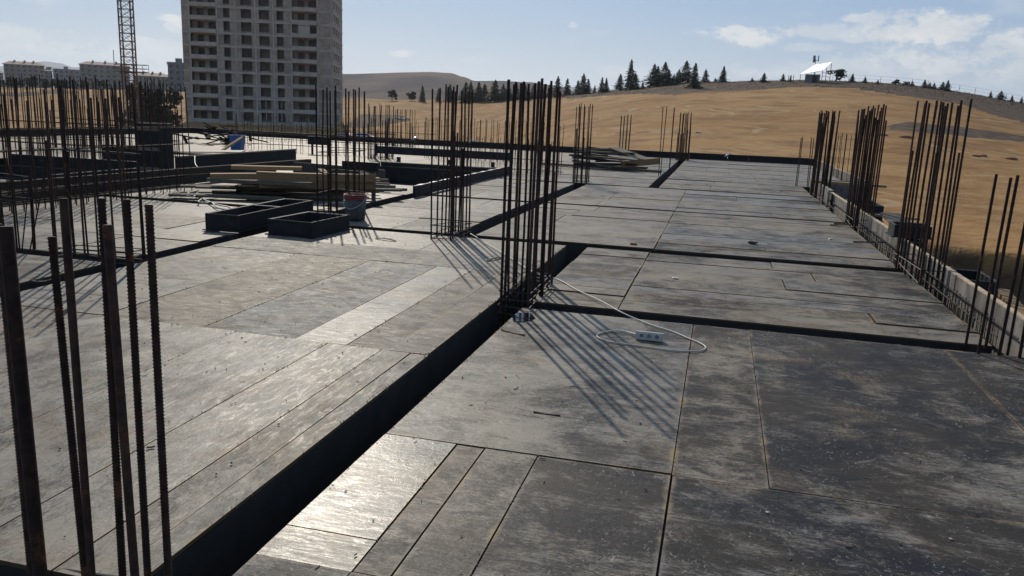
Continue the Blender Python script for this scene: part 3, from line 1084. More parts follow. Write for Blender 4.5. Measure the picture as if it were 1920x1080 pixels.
wall_cage('long rebar mesh running away from the left border behind the slanted bars', (-9.7, 8.2), (-9.7, 13.2), 0.2, 1.75, 0.35, 0.009, (0.12, 0.3, 0.85, 1.15))
wall_cage('tall rebar mesh round the dark opening below the crane', (-16.8, 16.2), (-12.2, 16.2), 0.17, 2.05, 0.14, 0.011, (0.5, 1.0))
wall_cage('rebar mesh on the far left end of the dark opening', (-18.3, 11.5), (-18.3, 15.6), 0.3, 1.5, 0.25, 0.012, (0.3, 0.7))
wall_cage('second tall rebar mesh behind the opening, farther from the camera', (-21.0, 22.5), (-16.6, 22.5), 0.22, 2.15, 0.15, 0.013, (0.4, 0.9))
wall_cage('thin rebar mesh behind the blue bin before the tower block', (-17.2, 26.4), (-10.9, 26.4), 0.3, 0.95, 0.12, 0.009, (0.2, 0.4, 0.6, 0.8))
wall_cage('row of short starter bars along the far side of the square opening', (-10.0, 27.2), (-5.2, 27.2), 0.2, 1.38, 0.08, 0.0095, (0.15,))
wall_cage('short starter bars between the two nearest centre cages on the far trough', (-7.4, 22.5), (-4.3, 22.5), 0.22, 0.95, 0.05, 0.0075, (0.1,))
wall_cage('low starter bars along the far boards before the tower block', (-21.5, 33.5), (-12.0, 33.5), 0.35, 1.15, 0.1, 0.009, (0.3, 0.6))
wall_cage('rusty starter bars against the orange field at far left', (-24.5, 18.0), (-19.5, 22.5), 0.32, 1.55, 0.3, 0.014, (0.3,))
wall_cage('low starter bars left of the long black panel, far left', (-21.5, 14.0), (-18.8, 17.5), 0.4, 1.25, 0.25, 0.013, (0.2, 0.6))

# stirrup cage lying in the edge beam on the right
o = thing('beam_cage', 'rebar beam cage with many stirrups lying in the right edge trough', 'rebar cage')
BST = MB().tube([(-0.08, 0, -0.33), (0.08, 0, -0.33), (0.08, 0, 0.07), (-0.08, 0, 0.07)], 0.005, 5, True).mesh('stirrup', 'dark_steel')
y = 7.6
while y < 9.6:
    s = link('stirrup', BST, o, (2.345 + random.gauss(0, 0.006), y, random.gauss(0, 0.006)))
    s.rotation_euler = (random.gauss(0, 0.05), 0, random.gauss(0, 0.05))
    y += 0.11
for x, z in ((2.27, -0.32), (2.42, -0.32), (2.27, 0.06), (2.42, 0.06), (2.42, -0.14)):
    bar(o, (x, 7.0, z), (x, 11.8, z), 0.007, name='long_bar')
o = thing('beam_cage', 'second rebar beam cage in the edge trough between the dense right cages', 'rebar cage')
y = 10.9
while y < 14.0:
    link('stirrup', BST, o, (2.345 + random.gauss(0, 0.006), y, random.gauss(0, 0.006)))
    y += 0.14
for x, z in ((2.27, 0.06), (2.42, 0.06), (2.42, -0.14)):
    bar(o, (x, 10.8, z), (x, 19.8, z), 0.007, name='long_bar')

# loose bars on the deck at the right edge
for k, (a, b, lab) in enumerate(((((1600, 455)), (1697, 461), 'single bar lying from the deck to the leaning right edge cage'),
                                 ((1556, 423), (1600, 427), 'upper of two bar ends lying by the dense right edge cage'),
                                 ((1563, 420), (1606, 424), 'lower of two bar ends lying by the dense right edge cage'),
                                 ((1548, 388), (1588, 389), 'short bar lying by the farthest right edge cage'))):
    o = thing('loose_bar', lab, 'steel bar')
    bar(o, at(*a) + Vector((0, 0, 0.012)), at(*b) + Vector((0, 0, 0.05)), 0.011)

# ------------------------------------------------------------------ openings, upstands, panels on the left half
o = thing('opening_formwork', 'raised black boards framing the square opening right of the batten heap', 'formwork')
MB().box(-5.64, -5.59, 14.6, 21.9, 0.004, 0.21).build('board', 'black_ply', o)
MB().box(-9.5, -5.66, 22.005, 22.06, 0.004, 0.12).build('board', 'black_ply', o)
MB().box(-9.56, -9.51, 15.9, 22.0, 0.004, 0.10).build('board', 'grey_timber', o)
MB().box(-9.5, -5.66, 15.85, 15.9, -0.4, -0.03).build('board', 'black_ply', o)
for k in range(10):
    MB().box(-5.652, -5.578, 14.8 + k * 0.72, 15.1 + k * 0.72, 0.2105, 0.215).build('pale_strip', 'white_plastic', o)
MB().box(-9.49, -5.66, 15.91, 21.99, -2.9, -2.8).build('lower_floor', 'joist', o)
o = thing('opening_formwork', 'long black boards framing the wide dark opening behind the left cages', 'formwork')
MB().box(-15.95, -11.91, 15.51, 15.56, 0.004, 0.26).build('board', 'black_ply', o)
MB().box(-11.9, -11.85, 12.4, 15.5, 0.004, 0.2).build('board', 'black_ply', o)
MB().box(-16.05, -16.0, 12.9, 15.5, 0.004, 0.16).build('board', 'black_ply', o)
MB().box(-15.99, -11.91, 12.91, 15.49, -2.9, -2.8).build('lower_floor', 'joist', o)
o = thing('beam_form', 'long black beam side panel standing on the deck right of the upright box', 'formwork')
MB().box(-12.2, -12.15, 16.4, 21.9, 0.004, 0.33).build('board', 'black_ply', o)
for k in range(6):
    MB().box(-12.28, -12.205, 16.5 + k, 16.57 + k, 0.004, 0.30).build('stud', 'grey_timber', o)
MB().box(-12.23, -12.13, 16.4, 21.9, 0.331, 0.36).build('rail', 'grey_timber', o)
o = thing('beam_form', 'black beam form raised above the deck at the far side of the opening', 'formwork')
MB().box(-10.6, -6.2, 24.2, 24.26, 0.22, 0.46).build('board', 'black_ply', o)
MB().box(-10.66, -10.6, 24.15, 24.3, 0.15, 0.52).build('end_block', 'black_ply', o)
for x in (-9.9, -8.2, -6.8):
    MB().box(x, x + 0.1, 24.18, 24.28, 0.002, 0.149).build('block', 'black_ply', o)


def open_box(name, label, cat, x0, x1, y0, y1, z0, z1, mat, rz=0.0, div=None, wall=0.03, group=None):
    cx, cy = (x0 + x1) / 2, (y0 + y1) / 2
    o = thing(name, label, cat, (cx, cy, 0), group, rz)
    a, b = (x1 - x0) / 2, (y1 - y0) / 2
    for c in ((-a, a, -b, -b + wall), (-a, a, b - wall, b), (-a, -a + wall, -b + wall + .001, b - wall - .001), (a - wall, a, -b + wall + .001, b - wall - .001)):
        MB().box(*c, z0, z1).build('side_panel', mat, o)
    if div is not None:
        MB().box(-a + wall + .001, a - wall - .001, div, div + wall, z0, z1 - 0.004).build('divider', mat, o)
    # flange lip at the foot and a pale worn edge on top
    for c in ((-a - 0.02, a + 0.02, -b - 0.03, -b - 0.001), (a + 0.001, a + 0.03, -b - 0.03, b + 0.02), (-a - 0.03, -a - 0.001, -b - 0.03, b + 0.02)):
        MB().box(*c, z0, z0 + 0.012).build('flange', mat, o)
    for c in ((-a, a, -b + 0.001, -b + 0.008), (a - 0.008, a - 0.001, -b + 0.01, b - 0.01), (-a + 0.001, -a + 0.008, -b + 0.01, b - 0.01), (-a, a, b - 0.008, b - 0.001)):
        MB().box(*c, z1 + 0.0005, z1 + 0.004).build('worn_edge', 'concrete_board', o)
    return o


open_box('form_box', 'black open form box with two compartments beside the left trough', 'form box', -6.42, -5.94, 9.15, 11.25, 0.004, 0.22, 'black_ply', rad(1.5), 0.1)
open_box('form_box', 'smaller black open form box with one compartment before the bucket', 'form box', -5.50, -4.86, 9.2, 10.15, 0.004, 0.20, 'black_ply', rad(-4))
o = thing('form_box', 'tall black column form box standing upright among the left bars', 'form box', (-11.3, 14.6, 0))
for c in ((-0.24, 0.24, -0.24, -0.20), (-0.24, 0.24, 0.20, 0.24), (-0.24, -0.20, -0.199, 0.199), (0.20, 0.24, -0.199, 0.199)):
    MB().box(*c, 0.002, 1.15).build('side_panel', 'black_ply', o)
for z in (0.2, 0.6, 1.0):
    MB().box(-0.28, 0.28, -0.275, -0.241, z, z + 0.07).build('clamp', 'grey_timber', o)
# dark box on the tall mid cage, hung panel and box on the right edge boards
o = thing('beam_form', 'small black form panel tied high on the cage beside the bucket', 'formwork', (-6.35, 13.6, 0))
MB().box(-0.28, 0.42, 0, 0.04, 0.52, 0.68).build('board', 'black_ply', o)
MB().box(-0.20, -0.14, 0.041, 0.10, 0.003, 0.66).build('leg', 'grey_timber', o)
MB().box(0.28, 0.34, 0.041, 0.10, 0.003, 0.66).build('leg', 'grey_timber', o)
o = thing('beam_form', 'short black panel standing before the thin mesh near the tower block', 'formwork', (-13.2, 25.5, 0))
MB().box(-0.5, 0.3, 0, 0.05, 0.32, 0.60).build('board', 'black_ply', o)
MB().box(-0.4, -0.34, 0.051, 0.10, 0.002, 0.58).build('leg', 'black_ply', o)
MB().box(0.2, 0.26, 0.051, 0.10, 0.002, 0.58).build('leg', 'black_ply', o)
open_box('form_box', 'black form box resting on the right edge boards beside the leaning cage', 'form box', 2.30, 2.75, 11.45, 11.85, 0.26, 0.42, 'black_ply')
open_box('form_box', 'black form box outside the edge boards behind the leaning cage', 'form box', 2.56, 2.95, 9.3, 10.0, -0.12, 0.12, 'black_ply')
open_box('form_box', 'black form box outside the edge boards by the dense right cages', 'form box', 2.56, 3.1, 16.6, 17.8, -0.1, 0.2, 'black_ply')
open_box('form_box', 'grey topped form box outside the edge boards nearer than the dense cages', 'form box', 2.56, 3.0, 12.7, 13.7, -0.25, 0.05, 'black_ply')


def plank(label, p, q, w, h, mat='grey_timber', group=None, name='plank'):
    p, q = Vector(p), Vector(q)
    o = link(name, None, None, (p + q) / 2)
    d = (q - p)
    L = d.length
    rz = math.atan2(d.y, d.x)
    mb = MB()
    n = 5
    # slightly bowed board with uneven ends
    bow = random.gauss(0, 0.006)
    pts = []
    for i in range(n + 1):
        u = -1 + 2 * i / n
        pts.append((u * L / 2, 0, bow * (1 - u * u)))
    for i in range(n + 1):
        x, y_, z_ = pts[i]
        e = random.uniform(-0.004, 0.004)
        mb.v += [(x, -w / 2 + e, z_ - h / 2), (x, w / 2 + e, z_ - h / 2), (x, w / 2 + e, z_ + h / 2), (x, -w / 2 + e, z_ + h / 2)]
    for i in range(n):
        b = i * 4
        for j in range(4):
            j2 = (j + 1) % 4
            mb.f.append((b + j, b + 4 + j, b + 4 + j2, b + j2))
    mb.f += [(0, 1, 2, 3), (n * 4 + 3, n * 4 + 2, n * 4 + 1, n * 4)]
    bpy.data.objects.remove(o)
    o = mb.build(name, mat)
    o.location = (p + q) / 2
    o.rotation_euler = (0, -math.asin(max(-1, min(1, d.z / L))), rz)
    tag(o, label, 'plank', group)
    return o


# outside the right edge
plank('plank sticking out over the field from the farthest right edge cages', (2.3, 21.2, 0.30), (3.9, 20.9, 0.30), 0.2, 0.06, 'timber')
plank('thin batten sticking out past the edge boards beside the dense cage', (2.5, 14.9, 0.2), (3.3, 14.6, 0.2), 0.1, 0.035, 'timber')
plank('pale upright board end leaning in the edge trough by the farthest cage', (2.34, 18.6, 0.12), (2.34, 19.2, 0.16), 0.04, 0.36, 'concrete_board')
plank('grey board lying along the edge boards before the dense cage', (2.75, 13.0, 0.22), (2.75, 14.2, 0.30), 0.3, 0.03, 'grey_timber')
plank('pale broken board lying outside near the right border', (2.75, 7.6, 0.02), (2.95, 9.2, 0.05), 0.12, 0.05, 'timber')

# timber heap left of centre
random.seed(11)
G1 = 'timbers in the heap beside the bucket'


def heap1(label, a, b, z, w, h, mat):
    plank(label, (a[0], a[1], z), (b[0], b[1], z + random.uniform(-0.01, 0.02)), w, h, mat, G1)


heap1('thick square beam with pale top, front of the heap beside the bucket', (-7.75, 12.6), (-5.9, 13.45), 0.42, 0.17, 0.13, 'timber')
heap1('thick square beam lying below the pale-topped front beam of the heap', (-7.7, 12.6), (-5.95, 13.5), 0.28, 0.18, 0.14, 'timber')
heap1('short pale-topped beam at the left end of the heap, lower one', (-8.6, 12.5), (-7.3, 13.3), 0.36, 0.2, 0.09, 'timber')
heap1('short pale-topped beam at the left end of the heap, upper one', (-8.7, 13.3), (-7.6, 13.9), 0.47, 0.2, 0.07, 'timber')
heap1('pale board end poking out under the beams of the heap', (-8.0, 12.4), (-7.4, 12.9), 0.24, 0.18, 0.025, 'timber')
for k in range(12):
    a = (-8.5 + random.uniform(-0.5, 0.6), 12.6 + random.uniform(-0.2, 1.0))
    b = (a[0] + random.uniform(1.4, 2.4), a[1] + random.uniform(0.1, 1.5))
    heap1('weathered plank in the timber heap beside the bucket, %s from the bottom' % ORD[k], a, b, 0.05 + 0.028 * k, random.uniform(0.12, 0.22), random.uniform(0.03, 0.06), random.choice(('grey_timber', 'grey_timber', 'timber')))
heap1('long dark board at the left foot of the heap', (-9.5, 12.9), (-7.6, 14.2), 0.1, 0.25, 0.04, 'grey_timber')
heap1('dark board lying flat at the left tip of the heap', (-9.0, 11.95), (-7.2, 12.5), 0.06, 0.25, 0.04, 'grey_timber')
# long dark beams running from the heap to the left border
for k, (a, b, z, lab) in enumerate((((-10.3, 9.2), (-10.0, 17.0), 0.10, 'nearest of the long dark beams lying from the heap to the left border'),
                                    ((-10.55, 9.0), (-10.3, 17.2), 0.10, 'second of the long dark beams lying from the heap to the left border'),
                                    ((-10.85, 9.4), (-10.6, 17.5), 0.11, 'farthest of the long dark beams lying from the heap to the left border'),
                                    ((-10.5, 9.0), (-9.9, 18.5), 0.26, 'long dark beam lying on top of the other long beams'))):
    plank(lab, (a[0], a[1], z), (b[0], b[1], z), 0.11, 0.13, 'dark_timber', 'long dark beams', 'long_beam')
# battens by the square opening
random.seed(13)
for k in range(11):
    a = (-8.9 + random.uniform(-0.3, 0.4), 14.4 + 0.13 * k + random.uniform(-0.2, 0.2))
    b = (a[0] + random.uniform(1.8, 2.7), a[1] + random.uniform(-0.15, 0.25))
    plank('thin batten in the low heap before the square opening, %s nearest' % ORD[k], (a[0], a[1], 0.04 + 0.012 * k), (b[0], b[1], 0.04 + 0.014 * k), 0.09, 0.05, random.choice(('timber', 'grey_timber', 'grey_timber')), 'battens before the square opening', 'batten')
plank('pale board leaning over the batten heap, left one', (-8.3, 16.0, 0.30), (-7.4, 15.2, 0.10), 0.14, 0.03, 'timber', 'battens before the square opening')
plank('pale wide board leaning over the batten heap, right one', (-7.6, 16.5, 0.32), (-6.7, 15.4, 0.08), 0.24, 0.03, 'grey_timber', 'battens before the square opening')
plank('thick dark board lying at the near side of the batten heap', (-8.0, 13.5, 0.07), (-6.35, 13.85, 0.07), 0.06, 0.13, 'grey_timber', 'battens before the square opening')
plank('wide dark board propped beside the square opening', (-9.6, 17.2, 0.18), (-6.9, 16.2, 0.2), 0.06, 0.3, 'grey_timber')
# far heap
random.seed(17)
G2 = 'timbers in the far heap'
for k in range(15):
    a = (-4.4 + random.uniform(-0.5, 0.6), 26.2 + random.uniform(-0.2, 1.4))
    b = (a[0] + random.uniform(1.0, 2.1), a[1] + random.uniform(-0.9, 0.9))
    plank('weathered plank in the far timber heap before the field, %s from the bottom' % ORD[k], (a[0], a[1], 0.05 + 0.04 * k), (b[0], b[1], max(0.04, 0.05 + 0.04 * k + random.uniform(-0.15, 0.08))), random.uniform(0.14, 0.3), random.uniform(0.03, 0.07),
          random.choice(('grey_timber', 'grey_timber', 'dark_timber')), G2)
plank('wide grey board slanting on top of the far timber heap', (-3.4, 27.1, 0.66), (-2.3, 26.7, 0.36), 0.75, 0.03, 'grey_timber', G2)
plank('pale beam at the right end of the far timber heap', (-3.0, 26.0, 0.2), (-1.9, 26.9, 0.32), 0.12, 0.2, 'timber', G2)
plank('long dark plank lying under the far timber heap', (-5.8, 26.6, 0.05), (-1.75, 25.9, 0.05), 0.25, 0.06, 'grey_timber', G2)
# scrap heap far left
random.seed(19)
for k in range(30):
    c = Vector((-19.4 + random.gauss(0, 0.7), 28.6 + random.gauss(0, 0.7), 0.12 + 0.022 * k * random.random()))
    d = Vector((random.uniform(-1, 1), random.uniform(-1, 1), random.uniform(-0.15, 0.3))) * random.uniform(0.3, 0.8)
    plank('dark scrap board in the untidy pile near the far deck corner', c - d, c + d, random.uniform(0.08, 0.22), 0.04, 'scrap_wood', 'scrap pile boards', 'scrap_board')
plank('black panel lying tilted left of the blue bin', (-17.6, 21.6, 0.05), (-14.6, 23.0, 0.12), 1.0, 0.03, 'black_ply')
plank('short brown board propped against the blue bin', (-15.9, 23.8, 0.05), (-15.5, 24.4, 0.5), 0.18, 0.05, 'timber')
plank('dark panel leaning at the left opening corner', (-14.6, 16.9, 0.25), (-12.6, 16.8, 0.32), 0.05, 0.5, 'black_ply')
plank('stack of dark boards at the left border, top board', (-19.5, 13.2, 0.85), (-17.2, 15.0, 0.8), 0.6, 0.06, 'black_ply', 'boards stacked at left')
for k in range(6):
    plank('dark board in the stack at the left border, %s from the bottom' % ORD[k], (-20.0 + 0.1 * k, 12.8, 0.1 + 0.12 * k), (-17.3 - 0.05 * k, 15.0, 0.1 + 0.11 * k), 0.7, 0.06, 'black_ply', 'boards stacked at left')

# ------------------------------------------------------------------ bucket, bin, power strip, cable


def bucket():
    c = at(661, 413)
    o = thing('bucket', 'dirty grey plastic bucket with red smeared rim beside the cage', 'bucket', (c.x, c.y + 0.1, 0))
    mb = MB()
    prof = [(0.135, 0.0), (0.14, 0.004), (0.152, 0.18), (0.163, 0.37), (0.157, 0.37), (0.146, 0.18), (0.13, 0.02), (0.0, 0.02)]
    n = 28
    for r, z in prof:
        for j in range(n):
            a = 2 * math.pi * j / n
            mb.v.append((r * math.cos(a), r * math.sin(a), z + 0.003))
    for i in range(len(prof) - 1):
        for j in range(n):
            j2 = (j + 1) % n
            mb.f.append((i * n + j, i * n + j2, (i + 1) * n + j2, (i + 1) * n + j))
    mb.build('body', 'bucket', o, True)
    for z, r in ((0.372, 0.166), (0.345, 0.168), (0.318, 0.165)):
        MB().tube([(math.cos(2 * math.pi * k / 28) * r, math.sin(2 * math.pi * k / 28) * r, z) for k in range(28)], 0.0085, 6, True).build('rim', 'red_plastic', o, True)
    h = [(math.cos(a) * 0.172, -abs(math.sin(a)) * 0.1 - 0.1 * math.sin(a), 0.35 - 0.17 * math.sin(a)) for a in [math.pi * k / 16 for k in range(17)]]
    MB().tube(h, 0.004, 5).build('handle', 'galvanised', o, True)


bucket()


def bin_blue():
    o = thing('bin', 'blue plastic bin standing on the deck before the thin mesh', 'bin', (-16.35, 25.4, 0), None, 0.2)
    mb = MB()
    w0, w1, h = 0.17, 0.21, 0.5
    b = [(-w0, -w0, 0.003), (w0, -w0, 0.003), (w0, w0, 0.003), (-w0, w0, 0.003), (-w1, -w1, h), (w1, -w1, h), (w1, w1, h), (-w1, w1, h)]
    iv = [(x * 0.93, y_ * 0.93, z if z > 0.1 else 0.03) for x, y_, z in b]
    mb.v = b + iv
    mb.f = [(3, 2, 1, 0), (0, 1, 5, 4), (1, 2, 6, 5), (2, 3, 7, 6), (3, 0, 4, 7), (4, 5, 13, 12), (5, 6, 14, 13), (6, 7, 15, 14), (7, 4, 12, 15),
            (9, 8, 12, 13), (10, 9, 13, 14), (11, 10, 14, 15), (8, 11, 15, 12), (8, 9, 10, 11)]
    mb.build('body', 'blue_plastic', o)
    MB().tube([(-0.22, -0.22, h), (0.22, -0.22, h), (0.22, 0.22, h), (-0.22, 0.22, h)], 0.018, 6, True).build('rim', 'blue_plastic', o)


bin_blue()


def power_strip():
    a, b = at(1193, 636), at(1241, 641)
    c = (a + b) / 2
    rz = math.atan2(b.y - a.y, b.x - a.x)
    o = thing('power_strip', 'white three-socket power strip lying on its side on the dark sheets', 'power strip', (c.x, c.y, 0.003), None, rz)
    # lies on its long edge so that the sockets face the camera
    L, H, T = 0.205, 0.062, 0.04
    mb = MB()
    n = 4
    e = 0.006
    prof = [(-T / 2, 0), (T / 2, 0), (T / 2, H), (-T / 2 + e, H), (-T / 2, H - e)]
    for sx in (-L / 2, L / 2):
        for y_, z_ in prof:
            mb.v.append((sx, y_, z_))
    k = len(prof)
    mb.f = [tuple(range(k)), tuple(reversed(range(k, 2 * k)))] + [(i, k + i, k + (i + 1) % k, (i + 1) % k) for i in range(k)]
    mb.build('body', 'white_plastic', o)
    for i in (-1, 0, 1):
        x = i * 0.058
        ring = [(x + 0.019 * math.cos(a_), -T / 2 - 0.001, H / 2 + 0.019 * math.sin(a_)) for a_ in [2 * math.pi * q / 20 for q in range(20)]]
        s = MB().tube(ring, 0.0028, 5, True).build('socket', 'white_plastic', o)
        disc = MB()
        disc.v = [(x + 0.018 * math.cos(a_), -T / 2 - 0.0008, H / 2 + 0.018 * math.sin(a_)) for a_ in [2 * math.pi * q / 20 for q in range(20)]]
        disc.f = [tuple(range(20))]
        disc.build('socket_face', 'socket_dark', s)
        for dx in (-0.0085, 0.0085):
            MB().tube([(x + dx, -T / 2 - 0.0015, H / 2), (x + dx, -T / 2 - 0.0005, H / 2)], 0.003, 8).build('hole', 'black_ply', s)
    o.rotation_euler.x = rad(-8)
    return c


power_strip()
pts = [(882, 438, .03), (905, 452, .02), (935, 470, .02), (965, 488, .02), (992, 506, .02), (1015, 516, .03), (1040, 522, .015), (1058, 530, .012), (1080, 543, .01), (1100, 552, .01), (1130, 566, .02),
       (1160, 583, .03), (1195, 599, .01), (1230, 612, .009), (1262, 622, .009), (1290, 634, .009), (1312, 643, .009), (1323, 651, .009), (1316, 657, .009), (1295, 658.5, .009), (1262, 657, .009),
       (1225, 652, .009), (1180, 646, .009), (1140, 640, .009), (1121, 632, .009), (1122, 626, .009), (1138, 621.5, .009), (1162, 620, .009), (1182, 624, .012), (1193, 627, .03)]
o = MB().tube(smooth_path([at(x, y_, z) for x, y_, z in pts], 6), 0.006, 7).build('extension_cable', 'cable', None, True)
tag(o, 'pale cable looping over the trough from the centre cage to the power strip', 'cable')
# tangled white rope by the timber heap
random.seed(23)
pts = [at(x, y_, 0.02 + random.uniform(0, 0.05)) for x, y_ in ((345, 365), (362, 369), (371, 362), (378, 372), (372, 378), (384, 381), (396, 379), (405, 388), (418, 392), (436, 393), (428, 388), (405, 383), (382, 374), (368, 366), (352, 362), (372, 357))]
tag(MB().tube(smooth_path(pts, 5), 0.012, 5).build('rope', 'white_plastic', None, True), 'tangled whitish rope lying left of the timber heap', 'rope')
pts = [(-12.1, 17.0, 0.34), (-11.7, 16.5, 0.15), (-11.2, 16.4, 0.03), (-10.8, 16.2, 0.02)]
tag(MB().tube(smooth_path(pts, 6), 0.012, 5).build('rope', 'white_plastic', None, True), 'pale cord hanging over the long black panel', 'rope')


def puddle(label, pts, z=0.0045, cat='puddle'):
    pts = [at(x, y_, z) for x, y_ in pts]
    c = sum(pts, Vector()) / len(pts)
    ring = smooth_path(pts + [pts[0]], 6)[:-1]
    ring = [p + (p - c) * (noise.noise(p * 5.0) * 0.6 + noise.noise(p * 19.0) * 0.35) for p in ring]
    for p in ring:
        p.z = z
    mb = MB()
    mb.v = [tuple(p) for p in ring]
    mb.f = [tuple(range(len(ring)))]
    o = mb.build('puddle', 'puddle_water')
    tag(o, label, cat)


puddle('tiny puddle at the foot of the nearest tall cage', [(968, 588), (990, 584), (1000, 596), (982, 604), (964, 600)])

# small finds on the deck
for k, (px, py, s, mt, lab) in enumerate(((1188, 459, 0.06, 'brick_red', 'small red brick chip beside the second cross trough'), (1411, 457, 0.07, 'black_ply', 'dark chip lying on the sheets right of centre'),
                                          (1266, 522, 0.03, 'white_plastic', 'tiny white scrap beyond the cable'), (1557, 449, 0.03, 'white_plastic', 'tiny white scrap near the right deck edge'),
                                          (1438, 962, 0.008, 'rubble', 'pale stone chip on the dark sheet at lower right'), (1782, 1012, 0.008, 'rubble', 'pale stone chip nearest the lower right corner'),
                                          (1678, 807, 0.008, 'rubble', 'pale stone chip in the dark sheet before the trough'))):
    c = at(px, py)
    mb = MB()
    for i in range(8):
        a = Vector((random.uniform(.6, 1), random.uniform(.5, .9), random.uniform(.3, .5))) * s
        mb.v.append((a.x * (1 if i & 1 else -1), a.y * (1 if i & 2 else -1), 0.003 if not i & 4 else a.z))
    mb.f = [(0, 2, 3, 1), (4, 5, 7, 6), (0, 1, 5, 4), (1, 3, 7, 5), (3, 2, 6, 7), (2, 0, 4, 6)]
    o = mb.build('chip', mt)
    o.location = (c.x, c.y, 0.003)
    o.rotation_euler.z = random.uniform(0, 6)
    tag(o, lab, 'debris')
random.seed(29)
mb = MB()
for k in range(620):
    y = 2.2 + 9 * random.random() ** 1.3
    x = random.uniform(-5.6, 2.2)
    if -1.86 < x < -1.5 or 6.6 < y < 7.1 and x > -1.6 or 10.1 < y < 10.6:
        continue
    a = random.uniform(0, 6.3)
    L, w, h = (random.uniform(0.003, 0.018), random.uniform(0.0008, 0.002), random.uniform(0.0008, 0.0022)) if random.random() < 0.6 else (random.uniform(0.0015, 0.005), random.uniform(0.0015, 0.004), random.uniform(0.001, 0.004))
    mb.obox((x, y, h + 0.003), Vector((math.cos(a), math.sin(a), random.uniform(-.05, .05))), Vector((-math.sin(a), math.cos(a), 0)), Vector((0, 0, 1)), L, w, h)
o = mb.build('debris', 'grey_timber')
o['kind'] = 'stuff'
o['label'] = 'wood splinters and crumbs scattered over the deck sheets'
o['category'] = 'debris'
mb = MB()
SEAMS = [((-3.33, 2.12), (-3.33, 5.07)), ((-2.58, 2.12), (-2.58, 5.07)), ((-2.165, 2.12), (-2.165, 5.06)), ((-1.83, 2.2), (-1.83, 10.1)), ((-1.54, 2.2), (-1.54, 6.6)), ((-5.6, 5.09), (-1.85, 5.06)),
         ((-5.6, 8.15), (-1.85, 8.14)), ((-4.51, 5.1), (-4.51, 8.1)), ((-3.62, 5.1), (-3.62, 8.1)), ((-2.44, 5.1), (-2.44, 8.1)), ((-1.5, 3.665), (2.6, 3.665)), ((-0.085, 2.2), (-0.085, 6.6)), ((0.36, 3.7), (0.36, 6.6)),
         ((1.82, 3.7), (1.82, 6.6)), ((-1.4, 6.66), (2.2, 6.66)), ((-1.16, 2.2), (-1.16, 3.6)), ((-0.74, 2.2), (-0.74, 3.6)), ((-0.75, 7.0), (-0.75, 10.2))]
for (x0, y0), (x1, y1) in SEAMS:
    L = math.hypot(x1 - x0, y1 - y0)
    run = 0.0
    while run < L:
        run += random.expovariate(40.0) + (0.35 if random.random() < 0.06 else 0)
        u = min(1, run / L)
        x, y = x0 + (x1 - x0) * u + random.gauss(0, 0.007), y0 + (y1 - y0) * u + random.gauss(0, 0.007)
        a = random.uniform(0, 6.3)
        q = random.uniform(0.0005, 0.0018) * (1 + 0.18 * max(0.0, y - 2.5))
        mb.obox((x, y, 0.002 + q * 0.5), Vector((math.cos(a), math.sin(a), 0)), Vector((-math.sin(a), math.cos(a), 0.2)), Vector((0, -0.2, 1)), q * random.uniform(0.8, 2.2), q, q * 0.7)
plain('mortar_crumb', (0.24, 0.175, 0.11), 0.95, 0.4, 40, spec=0.1)
o = mb.build('mortar_crumbs', 'mortar_crumb')
o['kind'] = 'stuff'
o['label'] = 'sandy mortar crumbs gathered along the sheet joints'
o['category'] = 'crumbs'
for k, (p_, q_, w_, lab) in enumerate((((56, 525), (98, 523), 0.02, 'thin stick lying behind the nearest bars at left'), ((940, 617), (984, 627), 0.022, 'thin stick lying before the nearest tall cage'),
                                       ((275, 839), (290, 836), 0.006, 'short splinter lying by the nearest ribbed bars'), ((1000, 772), (1050, 778), 0.008, 'thin brown stick at the end of the cage shadow'),
                                       ((915, 489), (938, 483), 0.03, 'offcut lying between the two centre cages'), ((705, 447), (742, 452), 0.03, 'offcut lying right of the small form box'))):
    plank(lab, at(*p_, 0.008), at(*q_, 0.008), w_, 0.008, 'grey_timber', 'sticks lying on the deck', 'stick')
# galvanised clamps shining on the far boards
for k, (px, lab) in enumerate(((652, 'shining clamp on the far boards below the tower corner'), (777, 'shining clamp on the far boards above the batten heap'), (882, 'shining clamp on the far boards between the centre cages'), (1364, 'small pale clamp on the far boards in front of the field'))):
    c = at_y(px, 258 + (px - 652) * 0.05, DECK_Y1 - 0.1)
    o = thing('clamp', lab, 'clamp', (c.x, c.y, 0), 'clamps on the far boards')
    MB().tube([(-0.13, -0.02, 0.18), (0.13, 0.03, 0.33)], 0.06 if k < 3 else 0.025, 10).build('sleeve', 'galvanised', o, True)
    MB().box(-0.02, 0.02, 0.09, 0.15, 0.1, 0.32).build('bracket', 'galvanised', o)

# ------------------------------------------------------------------ tower block


